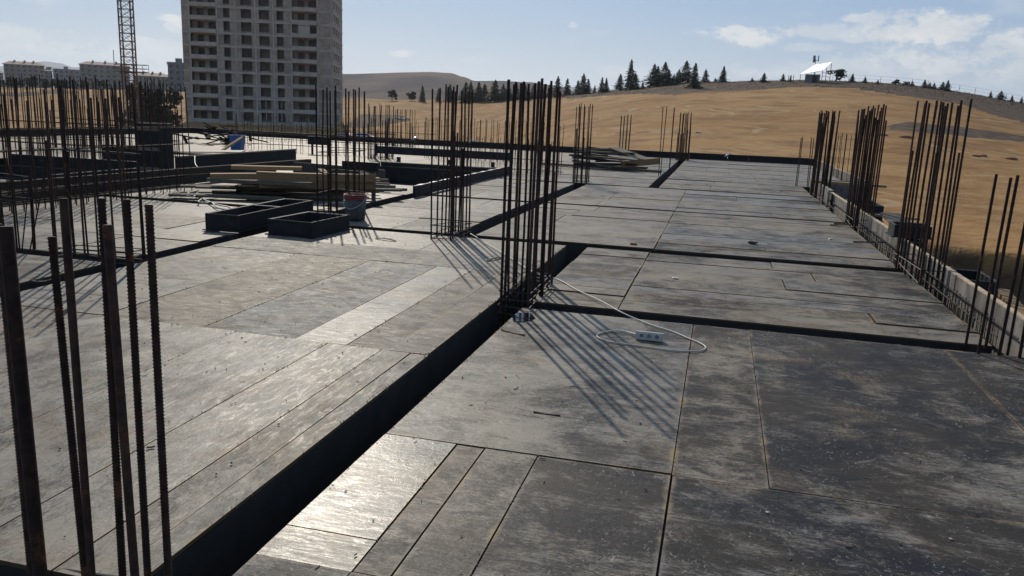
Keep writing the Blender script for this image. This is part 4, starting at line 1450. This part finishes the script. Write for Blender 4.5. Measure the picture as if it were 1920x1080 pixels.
def tower():
    A0, A1, RD = -26.55, -35.88, 190.0
    c = Vector((math.sin(rad(A0)) * RD, math.cos(rad(A0)) * RD, 0))
    d1 = RD * 1.034
    l = Vector((math.sin(rad(A1)) * d1, math.cos(rad(A1)) * d1, 0))
    gz = min(ground_z(c.x, c.y), ground_z(l.x, l.y)) - 0.3
    u = (c - l)
    Wd = u.length
    rz = math.atan2(u.y, u.x)
    o = thing('tower_block', 'unfinished grey concrete tower block with empty windows beyond the deck', 'building', (l.x, l.y, gz), None, rz)
    k = Wd / 35.2
    FH = 2.73
    NF = 15
    z0 = -5.55 - gz         # level of the ground floor slab, local
    DP = 19.0
    # floors
    for i in range(NF + 1):
        z = z0 + i * FH
        MB().box(0.0, Wd, 0.0, DP, z - 0.25, z).build('floor_slab', 'concrete', o)
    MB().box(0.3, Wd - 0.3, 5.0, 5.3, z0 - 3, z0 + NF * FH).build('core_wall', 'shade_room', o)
    MB().box(0.05, Wd - 0.05, 0.05, DP - 0.05, z0 - 3.2, z0 - 0.26).build('plinth', 'concrete', o)
    openings = [(9.6, 11.1), (13.7, 16.1), (17.9, 20.3), (22.0, 23.6)]
    piers = [(0.0, 1.9), (8.0, 9.6), (11.1, 13.7), (16.1, 17.9), (20.3, 22.0), (23.6, 25.5), (31.6, 35.2)]
    # frame lines
    for x in (1.7, 8.1, 12.4, 17.0, 21.2, 25.4, 31.6, 34.9):
        MB().box(x * k - 0.17, x * k + 0.17, -0.06, 0.24, z0 - 3, z0 + NF * FH).build('column', 'concrete', o)
    for i in range(NF):
        z = z0 + i * FH
        zt = z + FH - 0.25
        if True:
            for a, b in piers:
                MB().box(a * k + 0.001, b * k - 0.001, 0.02, 0.22, z + 0.001, zt - 0.001).build('wall', 'block_wall', o)
            for a, b in openings:
                MB().box(a * k, b * k, 0.03, 0.21, z + 0.001, z + 0.36).build('parapet', 'block_wall', o)
                # back panel of the open room, its shade put into the colour
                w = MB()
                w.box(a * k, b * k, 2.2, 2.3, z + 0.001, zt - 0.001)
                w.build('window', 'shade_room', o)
            MB().box(0.0, Wd, -0.05, 0.018, zt - 0.18, zt + 0.27).build('floor_band', 'concrete', o)
            # balconies: recessed back wall with two openings, parapet in front
            for (a, b) in ((1.9, 8.0), (25.5, 31.6)):
                w = b - a
                q = [(0, .2), (.2, .45), (.45, .62), (.62, .92), (.92, 1.0)]
                for j, (s, e) in enumerate(q):
                    x0_, x1_ = (a + w * s) * k, (a + w * e) * k
                    if j in (1, 3):
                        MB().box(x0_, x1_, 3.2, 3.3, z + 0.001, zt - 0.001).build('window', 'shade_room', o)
                        MB().box(x0_, x1_, 1.62, 1.78, zt - 0.35, zt - 0.001).build('lintel', 'concrete', o)
                    else:
                        MB().box(x0_, x1_, 1.6, 1.8, z + 0.001, zt - 0.001).build('wall', 'block_wall', o)
                MB().box((a + 0.05) * k, (b - 0.05) * k, -0.35, -0.2, z - 0.3, z + 0.55).build('balcony_parapet', 'concrete', o)
                MB().box((a + 0.05) * k, (b - 0.05) * k, -0.199, 0.0, z - 0.25, z - 0.08).build('balcony_slab', 'concrete', o)
        # right flank
        yy = 0.24
        for a, b in ((0.24, 2.6), (4.2, 6.6), (8.2, 10.6), (12.2, DP)):
            MB().box(Wd - 0.22, Wd - 0.02, a, b, z + 0.001, zt - 0.001).build('wall', 'block_wall', o)
        for a, b in ((2.6, 4.2), (6.6, 8.2), (10.6, 12.2)):
            MB().box(Wd - 0.2, Wd - 0.04, a, b, z + 0.001, z + 0.9).build('parapet', 'concrete', o)
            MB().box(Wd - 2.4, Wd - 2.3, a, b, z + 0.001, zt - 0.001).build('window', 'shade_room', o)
        MB().box(Wd - 0.018, Wd + 0.05, 0.0, DP, zt - 0.18, zt + 0.27).build('floor_band', 'concrete', o)
        MB().box(0.02, 0.2, 0.24, DP, z + 0.001, zt - 0.001).build('wall', 'block_wall', o)
        MB().box(0.3, Wd - 0.3, DP - 0.2, DP - 0.02, z + 0.001, zt - 0.001).build('wall', 'block_wall', o)
    # banner on the right balcony stack
    zb = z0 + 7.9 * FH
    MB().box(27.1 * k, 29.9 * k, -0.44, -0.40, zb, zb + 2.9).build('banner', 'concrete', o)
    MB().box(27.1 * k, 29.9 * k, -0.45, -0.441, zb + 2.3, zb + 2.5).build('banner_stripe', 'plaster_grey', o)
    # fitted window frames on the lower floors
    for i in (1, 2):
        for a, b in ((17.9, 20.3), (22.0, 23.6)):
            z = z0 + i * FH + 0.62
            MB().box(((a + b) / 2 - 0.05) * k, ((a + b) / 2 + 0.05) * k, 0.08, 0.14, z, z + 2.1).build('window_frame', 'white_plastic', o)
    # sheds and dark netting at the foot
    return o


tower()


def crane():
    a = rad(-39.04)
    RD = 140.0
    x, y = math.sin(a) * RD, math.cos(a) * RD
    o = thing('tower_crane', 'lattice mast of a tower crane left of the tower block', 'crane', (x, y, -4.0), None, a * -1 + 0.25)
    w = 0.85
    H = 34.0
    for sx in (-1, 1):
        for sy in (-1, 1):
            MB().box(sx * w - 0.09, sx * w + 0.09, sy * w - 0.09, sy * w + 0.09, 0, H).build('leg', 'crane_steel', o)
    st = 1.15
    n = int(H / st)
    hm = MB()
    hm.box(-w, w, -w - 0.045, -w + 0.045, -0.045, 0.045)
    hm.box(-w, w, w - 0.045, w + 0.045, -0.045, 0.045)
    hm.box(-w - 0.045, -w + 0.045, -w + .05, w - .05, -0.045, 0.045)
    hm.box(w - 0.045, w + 0.045, -w + .05, w - .05, -0.045, 0.045)
    hme = hm.mesh('brace_ring', 'crane_steel')
    dm = MB()
    for s in (-1, 1):
        dm.beam((-w, s * w, 0), (w, s * w, st), 0.06, 0.06)
        dm.beam((s * w, -w, 0), (s * w, w, st), 0.06, 0.06)
        dm.beam((w, s * (w - .02), 0), (-w, s * (w - .02), st), 0.05, 0.05)
    dme = dm.mesh('diagonal_brace', 'crane_steel')
    for i in range(n):
        link('brace_ring', hme, o, (0, 0, i * st + 0.1))
        link('diagonal_brace', dme, o, (0, 0, i * st + 0.1))
    # climbing platform
    z = 9.4
    MB().box(-1.6, 2.4, -1.6, 1.6, z, z + 0.1).build('platform', 'crane_steel', o)
    rl = MB()
    for zz in (0.55, 1.1):
        rl.tube([(-1.6, -1.6, z + zz), (2.4, -1.6, z + zz), (2.4, 1.6, z + zz), (-1.6, 1.6, z + zz)], 0.04, 5, True)
    for px_, py_ in ((-1.6, -1.6), (2.4, -1.6), (2.4, 1.6), (-1.6, 1.6), (0.4, -1.6), (0.4, 1.6)):
        rl.box(px_ - .03, px_ + .03, py_ - .03, py_ + .03, z + 0.1, z + 1.1)
    rl.build('railing', 'crane_steel', o)
    MB().box(-1.6, 1.6, -1.6, 1.6, -1.5, 0.2).build('base', 'concrete', o)


crane()


def block(label, px0, px1, pytop, dist, storeys, mat, depth=14, roof=True, cols=6, floor_h=3.0, turn=0.0, pybase=168):
    a0, _ = az_el(px0, 140)
    a1, _ = az_el(px1, 140)
    p = Vector((math.sin(a0) * dist, math.cos(a0) * dist, 0))
    q = Vector((math.sin(a1) * dist, math.cos(a1) * dist, 0))
    d = ray((px0 + px1) / 2, pytop)
    zt = CAM_H + d.z / math.hypot(d.x, d.y) * dist
    u = q - p
    Wd = u.length
    gz = ground_z(p.x, p.y) - 0.5
    H = zt - gz
    o = thing('apartment_block', label, 'building', (p.x, p.y, gz), 'far apartment blocks', math.atan2(u.y, u.x) + turn)
    MB().box(0, Wd, 0.0, depth, 0, H - 2.2).build('wall', mat, o)
    if roof:
        mb = MB()
        e = 0.8
        h0 = H - 2.2
        mb.v = [(-e, -e, h0), (Wd + e, -e, h0), (Wd + e, depth + e, h0), (-e, depth + e, h0), (Wd * 0.15, depth / 2, H), (Wd * 0.85, depth / 2, H)]
        mb.f = [(0, 1, 5, 4), (1, 2, 5), (2, 3, 4, 5), (3, 0, 4), (3, 2, 1, 0)]
        r = mb.build('roof', 'roof_tile', o)
        for x in (0.25, 0.5, 0.72):
            MB().box(Wd * x, Wd * x + 1.2, depth * 0.35, depth * 0.35 + 1.2, H - 1.2, H + 0.7).build('chimney', mat, r)
    else:
        MB().box(-0.3, Wd + 0.3, -0.3, depth + 0.3, H - 2.2, H - 1.4).build('parapet', mat, o)
        MB().box(Wd * 0.4, Wd * 0.4 + 3, depth * 0.3, depth * 0.3 + 3, H - 1.4, H + 0.6).build('stair_head', mat, o)
    wm = MB().box(-0.5, 0.5, -0.06, 0.3, 0, 1).mesh('window', 'window_glass')
    fh = (H - 2.2) / storeys
    for s in range(storeys):
        for c in range(cols):
            cx = Wd * (c + 0.5) / cols
            w = link('window', wm, o, (cx, 0, s * fh + fh * 0.33))
            w.scale = (Wd / cols * 0.42, 1, fh * 0.48)
        MB().box(0.02 * Wd, 0.24 * Wd, -1.3, -0.001, s * fh + fh * 0.05, s * fh + fh * 0.34).build('balcony', mat, o)
        MB().box(0.62 * Wd, 0.8 * Wd, -1.3, -0.001, s * fh + fh * 0.05, s * fh + fh * 0.34).build('balcony', mat, o)
    return o


block('tiled apartment block at the left border, cluttered roof', 8, 84, 115, 640, 6, 'plaster', cols=7)
block('grey apartment block partly behind the leftmost tiled one', 84, 98, 127, 670, 5, 'plaster_grey', cols=2)
block('lower grey apartment block between the two tiled ones', 100, 150, 126, 720, 5, 'plaster_grey', cols=5, roof=False)
block('tiled apartment block just left of the crane mast', 150, 243, 116, 620, 6, 'plaster', cols=8)
block('plain pale block behind the left edge of the tower', 315, 352, 111, 420, 5, 'plaster_grey', roof=False, cols=3)
block('low long roofs right of the crane mast', 250, 318, 136, 560, 3, 'plaster', cols=8)
block('cut-off apartment block at the very left border', -40, 6, 130, 700, 5, 'plaster_grey', cols=4)
a, e = az_el(213, 105)
o = tag(MB().tube([(0, 0, 0), (0, 0, 29)], 0.25, 6).build('radio_mast', 'dark_steel'), 'thin radio mast rising behind the tiled block', 'mast')
o.location = (math.sin(a) * 640, math.cos(a) * 640, 4)

# ------------------------------------------------------------------ hut on the hill


def hut():
    a, _ = az_el(1527, 148)
    RD = 188.0
    x, y = math.sin(a) * RD, math.cos(a) * RD
    z = ground_z(x, y) - 0.2
    k = RD / F
    o = thing('hut', 'small hut with shining white sloping roof on the hill crest', 'hut', (x, y, z), None, -a)
    # local: x right, y away
    MB().box(-1.9, 1.1, -0.6, 2.2, 0, 1.75).build('wall', 'plaster_grey', o)
    MB().box(-0.4, 0.5, -0.64, -0.601, 0, 1.5).build('door', 'dark_steel', o)
    lo, hi = 1.75, 4.0
    r = MB()
    p = [Vector((-3.0, -0.6, 1.7)), Vector((1.5, -2.1, 2.54)), Vector((3.2, 0.5, 4.41)), Vector((-0.1, 2.0, 3.99))]
    th = Vector((0.03, 0.03, -0.07))
    r.v = [tuple(q) for q in p] + [tuple(q + th) for q in p]
    r.f = [(0, 1, 2, 3), (7, 6, 5, 4), (0, 4, 5, 1), (1, 5, 6, 2), (2, 6, 7, 3), (3, 7, 4, 0)]
    r.build('roof', 'metal_roof', o)
    for q, h in (((3.05, 0.4), 4.15), ((1.45, -1.95), 2.45), ((-2.85, -0.55), 1.65), ((0.0, 1.8), 3.7), ((2.2, -0.8), 3.1)):
        MB().box(q[0] - 0.06, q[0] + 0.06, q[1] - 0.06, q[1] + 0.06, -0.3, h).build('post', 'dark_steel', o)
    for z_ in (1.4, 2.1):
        MB().beam((1.5, -1.3, z_), (3.0, 2.2, z_), 0.07, 0.07).build('rail', 'dark_steel', o)
    m = thing('antenna_mast', 'antenna mast with two panel aerials above the hut roof', 'antenna', (x + 0.2, y + 4.0, z), None, -a)
    MB().tube([(0, 0, 0), (0, 0, 5.2)], 0.1, 8).build('pole', 'galvanised', m)
    MB().box(-0.55, -0.05, -0.3, -0.05, 4.5, 5.9).build('panel_aerial', 'plaster_grey', m)
    MB().box(0.45, 0.65, -0.2, 0.1, 4.7, 5.9).build('panel_aerial', 'plaster_grey', m)
    MB().beam((-0.3, 0, 4.9), (0.55, 0, 4.9), 0.08, 0.08).build('bracket', 'dark_steel', m)
    # fence to the right along the crest
    fo = thing('hill_fence', 'thin wire fence with posts along the crest right of the hut', 'fence')
    pp = []
    for i in range(13):
        px = 1560 + i * 30
        aa, _ = az_el(px, 160)
        e, rr = ridge(math.degrees(aa))
        q = Vector((math.sin(aa) * (rr - 2), math.cos(aa) * (rr - 2), 0))
        q.z = ground_z(q.x, q.y)
        pp.append(q)
        MB().box(q.x - 0.03, q.x + 0.03, q.y - 0.03, q.y + 0.03, q.z - 0.2, q.z + 1.3).build('post', 'dark_steel', fo)
    for h in (0.7, 1.35):
        MB().tube([q + Vector((0, 0, h)) for q in pp], 0.012, 4).build('wire', 'dark_steel', fo)
    for i in range(3):
        q = Vector((-4.2 - i * 0.5, -0.5 + i * .3, 0))
        MB().box(q.x - 0.06, q.x + 0.06, q.y - 0.06, q.y + 0.06, -0.3, 1.5).build('post', 'dark_steel', o)


hut()

# ------------------------------------------------------------------ trees


def conifer_mesh(seed, slim=1.0):
    rnd = random.Random(seed)
    mb = MB()
    H = 1.0
    layers = 30
    for i in range(layers):
        u = i / (layers - 1)
        z = 0.07 + 0.91 * u
        R = (0.33 * (1 - u) ** 0.85 + 0.014) * slim * rnd.uniform(0.8, 1.12)
        m = int(12 - 6 * u)
        a0 = rnd.uniform(0, 6.3)
        for j in range(m):
            if rnd.random() < 0.16:
                continue
            a = a0 + 2 * math.pi * j / m + rnd.uniform(-0.2, 0.2)
            L = R * (rnd.uniform(0.4, 1.05) if rnd.random() < 0.7 else rnd.uniform(1.0, 1.45))
            d = Vector((math.cos(a), math.sin(a), 0))
            s = Vector((-d.y, d.x, 0))
            droop = -0.22 * L + 0.05 * L * rnd.uniform(-1, 1)
            # sprays along the branch
            for q in range(4):
                f0 = 0.25 + 0.2 * q
                c = d * (L * f0) + Vector((0, 0, z + droop * f0 + rnd.uniform(-0.006, 0.006)))
                w = 0.055 * (1.1 - 0.45 * f0) * (1 - 0.5 * u) * rnd.uniform(0.8, 1.3)
                l = 0.30 * L + 0.012
                tip = c + d * l + Vector((0, 0, -0.012 - 0.03 * rnd.random()))
                for sg in (-1, 1):
                    e = c + s * (sg * w) + d * (l * 0.45) + Vector((0, 0, -0.022 * rnd.random() - 0.004))
                    b = len(mb.v)
                    mb.v += [tuple(c), tuple(e), tuple(tip)]
                    mb.f.append((b, b + 1, b + 2))
                b = len(mb.v)
                mb.v += [tuple(c + Vector((0, 0, 0.008))), tuple(c + d * (l * 0.5) + Vector((0, 0, -0.035))), tuple(tip)]
                mb.f.append((b, b + 1, b + 2))
    b = len(mb.v)
    for k in range(5):
        a = k * 1.26
        mb.v += [(0.012 * math.cos(a), 0.012 * math.sin(a), 0.94), (0.012 * math.cos(a + .8), 0.012 * math.sin(a + .8), 0.94), (0, 0, 1.02)]
        mb.f.append((b, b + 1, b + 2))
        b += 3
    return mb.mesh('crown', 'needles')


CON = [conifer_mesh(s, sl) for s, sl in ((1, 1.0), (2, 0.8), (3, 1.15), (4, 0.9))]
TRUNK = MB().tube([(0, 0, -0.03), (0, 0, 0.2), (0, 0, 0.96)], 0.02, 6, radii=[0.022, 0.017, 0.003]).mesh('trunk', 'bark')


def broad_mesh(seed):
    rnd = random.Random(seed)
    mb = MB()
    clumps = []
    for k in range(16):
        a, u = rnd.uniform(0, 6.3), rnd.random()
        clumps.append(Vector((0.36 * math.cos(a) * u ** .5, 0.36 * math.sin(a) * u ** .5, rnd.uniform(0.3, 0.86) - 0.12 * u)))
    for c in clumps:
        R = rnd.uniform(0.1, 0.19)
        for k in range(80):
            d = Vector((rnd.gauss(0, 1), rnd.gauss(0, 1), rnd.gauss(0, 0.8))).normalized() * R * rnd.uniform(0.5, 1.05)
            p = c + d
            a = Vector((rnd.gauss(0, 1), rnd.gauss(0, 1), rnd.gauss(0, 1))).normalized() * 0.05
            b_ = Vector((rnd.gauss(0, 1), rnd.gauss(0, 1), rnd.gauss(0, 1))).normalized() * 0.042
            mb.quad(p - a, p - b_, p + a, p + b_)
    me = mb.mesh('crown', 'leaves')
    tb = MB()
    tb.tube([(0, 0, -0.05), (0.01, 0, 0.2), (0, 0.01, 0.6)], 0.03, 7, radii=[0.035, 0.026, 0.01])
    for c in clumps[:8]:
        tb.tube([(0.01, 0, 0.18 + 0.2 * rnd.random()), tuple(c * 0.6 + Vector((0, 0, 0.1))), tuple(c)], 0.01, 5, radii=[0.014, 0.009, 0.003])
    return me, tb.mesh('trunk', 'bark')


BRO = [broad_mesh(s) for s in (5, 6, 7)]


def plant(name, label, cat, px, ytop, ybase, dist, kind, group, wide=1.0):
    a, _ = az_el(px, ybase)
    x, y = math.sin(a) * dist, math.cos(a) * dist
    z = ground_z(x, y)
    d = ray(px, ytop)
    top = CAM_H + d.z / math.hypot(d.x, d.y) * dist
    h = max(0.8, top - z)
    o = thing(name, label, cat, (x, y, z), group, random.uniform(0, 6.3))
    if kind == 'c':
        k = random.randrange(4)
        parts = (('crown', CON[k]), ('trunk', TRUNK))
        w = wide * h * random.uniform(0.9, 1.15)
    else:
        c, tr = random.choice(BRO)
        parts = (('crown', c), ('trunk', tr))
        w = wide * h * 1.25
    for nm, me in parts:
        p = link(nm, me, o)
        p.scale = (w, w, h)
    return o


random.seed(31)
RT = [(1063, 146, 175, 1.1), (1083, 150, 173, 1.2), (1093, 137, 173, 1.0), (1102, 147, 172, 1.1), (1115, 159, 171, 1.0), (1128, 144, 173, 1.1), (1136, 145, 172, 1.0), (1162, 138, 168, 1.1), (1181, 110, 164, 0.9),
      (1190, 136, 168, 1.2), (1205, 151, 162, 1.1), (1225, 119, 162, 1.1), (1232, 123, 160, 1.0), (1245, 115, 158, 1.0), (1253, 131, 157, 1.0), (1263, 138, 154, 1.0), (1272, 129, 153, 1.0), (1285, 113, 152, 1.15),
      (1301, 117, 162, 1.1), (1322, 129, 153, 1.1), (1341, 146, 152, 1.6), (1355, 123, 156, 1.15), (1410, 145, 151, 1.2), (1432, 136, 151, 1.3), (1467, 138, 158, 1.3), (1482, 141, 150, 1.0)]
for i, (px, yt, yb, w) in enumerate(RT):
    a, _ = az_el(px, yb)
    e, rr = ridge(math.degrees(a))
    dist = rr - (2 + 5 * random.random()) - (18 if yb > 159 and px > 1280 else 0)
    special = {8: 'tallest conifer on the hill crest, above the thin mid-distance cage', 18: 'dark conifer standing lower on the slope than its tall neighbour', 21: 'lone full conifer on the crest midway to the hut'}
    lab = special.get(i, 'conifer on the hill crest, %s from the left before the hut' % ORD[i])
    plant('conifer_tree', lab, 'tree', px, yt, yb, dist, 'c', 'conifers along the hill crest', w)
RB = [(1568, 127, 150, 'b', 1.3), (1598, 137, 149, 'c', 1.5), (1622, 144, 152, 'c', 1.5), (1646, 149, 154, 'c', 1.6), (1680, 148, 157, 'b', 1.4), (1699, 152, 159, 'b', 1.6), (1710, 151, 160, 'c', 1.3), (1733, 149, 162, 'c', 1.4),
      (1743, 154, 163, 'c', 1.3), (1751, 155, 164, 'c', 1.4), (1767, 153, 166, 'c', 1.5), (1776, 150, 168, 'c', 1.2), (1857, 171, 181, 'c', 1.3), (1876, 170, 184, 'c', 1.6), (1897, 178, 188, 'c', 1.3), (1915, 181, 191, 'c', 1.3)]
for i, (px, yt, yb, kd, w) in enumerate(RB):
    a, _ = az_el(px, yb)
    e, rr = ridge(math.degrees(a))
    lab = 'round dark bushy tree just right of the hut' if i == 0 else 'small tree on the hill crest, %s to the right of the hut' % ORD[i]
    plant('broadleaf_tree' if kd == 'b' else 'conifer_tree', lab, 'tree', px, yt, yb, rr - 3 - 3 * random.random(), kd, 'small trees right of the hut', w)
MT = [(735, 166, 199, 'b', 0.75), (772, 169, 196, 'b', 0.9), (792, 159, 193, 'c', 0.8), (822, 164, 192, 'c', 0.9), (843, 157, 191, 'c', 1.15), (873, 153, 190, 'c', 1.0), (882, 152, 190, 'c', 0.9), (897, 153, 190, 'c', 1.3),
      (908, 156, 189, 'c', 1.1), (928, 149, 188, 'c', 1.3), (943, 157, 187, 'c', 1.1), (953, 156, 186, 'c', 1.2), (968, 155, 185, 'c', 1.2), (984, 157, 184, 'c', 1.2), (1000, 158, 183, 'c', 1.2), (1016, 160, 182, 'c', 1.2), (1030, 158, 181, 'c', 1.2), (1045, 142, 178, 'c', 1.1)]
for i, (px, yt, yb, kd, w) in enumerate(MT):
    a, _ = az_el(px, yb)
    e, rr = ridge(math.degrees(a))
    lab = ('rounded tree right of the tower block, %s one' % ('left' if i == 0 else 'right')) if kd == 'b' else 'conifer in the dark row behind the centre cages, %s from the left' % ORD[i - 2]
    plant('broadleaf_tree' if kd == 'b' else 'conifer_tree', lab, 'tree', px, yt, yb, rr - 4 - 6 * random.random(), kd, 'dark tree row behind the cages', w)
LT = [(4, 148, 166), (24, 143, 172), (40, 147, 166), (60, 140, 163), (85, 145, 162), (103, 146, 158), (121, 147, 160), (157, 148, 164), (190, 148, 162), (272, 150, 185), (300, 158, 190)]
for i, (px, yt, yb) in enumerate(LT):
    plant('broadleaf_tree', 'rounded tree before the apartment blocks, %s from the left' % ORD[i], 'tree', px, yt, yb, 300 + 25 * random.random() if i < 9 else 150, 'b', 'trees before the apartment blocks', 0.8)

# ------------------------------------------------------------------ things lying beyond the deck
p = on_ground(752, 224)
random.seed(37)


def rock(r, rnd):
    mb = MB()
    n, m = 7, 5
    mb.v.append((0, 0, -r * 0.6))
    for i in range(1, m):
        ph = math.pi * i / m
        for j in range(n):
            a = 2 * math.pi * j / n
            k = r * rnd.uniform(0.7, 1.15)
            mb.v.append((k * math.sin(ph) * math.cos(a), k * math.sin(ph) * math.sin(a), -k * 0.7 * math.cos(ph)))
    mb.v.append((0, 0, r * 0.6))
    for j in range(n):
        mb.f.append((0, 1 + (j + 1) % n, 1 + j))
        for i in range(m - 2):
            b = 1 + i * n
            mb.f.append((b + j, b + (j + 1) % n, b + n + (j + 1) % n, b + n + j))
        b = 1 + (m - 2) * n
        mb.f.append((b + j, b + (j + 1) % n, len(mb.v) - 1))
    return mb


ROCKS = [rock(1.0, random).mesh('rock', 'rubble') for k in range(4)]
for k in range(26):
    x, y = p.x + random.gauss(0, 1.3), p.y + random.gauss(0, 1.3)
    o = link('rubble_lump', random.choice(ROCKS), None, (x, y, ground_z(x, y) + 0.2))
    s = random.uniform(0.15, 0.45)
    o.scale = (s * 1.3, s, s * 0.7)
    o.rotation_euler.z = random.uniform(0, 6)
    tag(o, 'concrete lump in the rubble pile on the field left of centre', 'rubble', 'rubble on the field')


for k, (px_, py_, s_, lab) in enumerate(((1700, 259, 0.55, 'larger of two brown clods on the slope between the right cages'), (1656, 254, 0.4, 'smaller of two brown clods on the slope between the right cages'),
                                        (1830, 294, 0.3, 'left one of a pair of clods right of the leaning cage'), (1843, 294, 0.3, 'right one of a pair of clods right of the leaning cage'),
                                        (1897, 299, 0.4, 'flat clod on the slope at the right border'), (1310, 250, 0.3, 'pale clod on the slope right of the lone tall bars'))):
    q_ = on_ground(px_, py_)
    o = link('clod', ROCKS[k % 4], None, (q_.x, q_.y, q_.z + 0.05))
    o.scale = (s_ * 1.4, s_, s_ * 0.6)
    o.material_slots[0].link = 'OBJECT'
    o.material_slots[0].material = MAT['brick_red'] if k < 5 else MAT['rubble']
    tag(o, lab, 'clod', 'clods on the slope')


def van(px, py, dist, label, mat, rz):
    a, _ = az_el(px, py)
    x, y = math.sin(a) * dist, math.cos(a) * dist
    o = thing('parked_car', label, 'car', (x, y, ground_z(x, y)), None, rz)
    prof = [(-2.1, 0.35), (2.1, 0.35), (2.15, 0.75), (1.9, 0.95), (1.1, 1.02), (0.5, 1.5), (-1.3, 1.52), (-1.95, 1.05), (-2.15, 0.9)]
    mb = MB()
    n = len(prof)
    for sy in (-0.85, 0.85):
        for x_, z_ in prof:
            w = sy * (0.82 if z_ > 1.2 else 1.0)
            mb.v.append((x_, w, z_))
    mb.f = [tuple(range(n)), tuple(reversed(range(n, 2 * n)))] + [(i, n + i, n + (i + 1) % n, (i + 1) % n) for i in range(n)]
    mb.build('body', mat, o)
    for sy in (-1, 1):
        g = MB()
        g.v = [(0.85, sy * 0.845, 1.05), (0.42, sy * 0.745, 1.44), (-1.2, sy * 0.745, 1.45), (-1.7, sy * 0.84, 1.08)]
        g.f = [(0, 1, 2, 3)]
        g.build('side_window', 'window_glass', o)
        for wx in (-1.3, 1.3):
            MB().tube([(wx, sy * 0.72, 0.32), (wx, sy * 0.88, 0.32)], 0.32, 14).build('wheel', 'black_ply', o)


van(684, 242, 150, 'white parked car half hidden behind the far boards below the hill', 'white_sheet', 0.3)
van(650, 246, 144, 'dark blue parked car beside the white one below the hill', 'blue_plastic', 0.25)

# timber rack at far left on the field
a, _ = az_el(118, 220)
o = thing('timber_rack', 'small timber rack with boards on the field at far left', 'rack', (math.sin(a) * 46, math.cos(a) * 46, -3.0), None, -a)
for x in (-0.9, 0.7):
    MB().box(x, x + 0.08, -0.04, 0.04, -1.5, 1.55).build('post', 'grey_timber', o)
for k in range(4):
    MB().beam((-1.3 + 0.1 * k, -0.3 + 0.12 * k, 1.0 + 0.13 * k), (1.1 + 0.1 * k, -0.3 + 0.1 * k, 1.15 + 0.14 * k), 0.15, 0.05).build('board', 'timber', o)
MB().beam((0.7, 0.1, 1.0), (2.2, 0.3, -0.3), 0.12, 0.05).build('brace', 'timber', o)

# dry tufts on the slope
random.seed(41)
mb = MB()
for k in range(5200):
    a = random.uniform(-16, 20)
    e, rr = ridge(a)
    r = rr - random.random() ** 1.3 * 28
    x, y = math.sin(rad(a)) * r, math.cos(rad(a)) * r
    z = ground_z(x, y)
    q = to_px(x, y, z)
    if not q or not inside(q, SCRUB_PX[0]):
        continue
    s = random.uniform(0.08, 0.24)
    for j in range(5):
        b = random.uniform(0, 6.3)
        d = Vector((math.cos(b), math.sin(b), 0)) * s * 0.6
        w = Vector((-d.y, d.x, 0)) * 0.35
        i = len(mb.v)
        c = Vector((x, y, z - 0.05))
        mb.v += [tuple(c - w), tuple(c + w), tuple(c + d + Vector((0, 0, s)))]
        mb.f.append((i, i + 1, i + 2))
plain('dry_scrub', (0.15, 0.1, 0.06), 0.95, 0.4, 0.6)
o = mb.build('dry_scrub', 'dry_scrub')
o['kind'] = 'stuff'
o['label'] = 'dry brown scrub growing along the hill crest'
o['category'] = 'scrub'

# ------------------------------------------------------------------ haze
HAZE = True
if HAZE:
    m = bpy.data.materials.new('haze_air')
    m.use_nodes = True
    nt = m.node_tree
    nt.nodes.remove(nt.nodes['Principled BSDF'])
    pv = nt.nodes.new('ShaderNodeVolumePrincipled')
    pv.inputs['Color'].default_value = (0.86, 0.92, 1.0, 1)
    pv.inputs['Density'].default_value = 0.00009
    pv.inputs['Anisotropy'].default_value = 0.35
    nt.links.new(pv.outputs[0], nt.nodes['Material Output'].inputs['Volume'])
    me = MB().box(-15500, 15500, -15500, 15500, -45, 420).mesh('haze')
    me.materials.append(m)
    o = link('haze', me)
    o['kind'] = 'stuff'
    o['label'] = 'pale blue summer haze over the whole plain'
    o['category'] = 'haze'
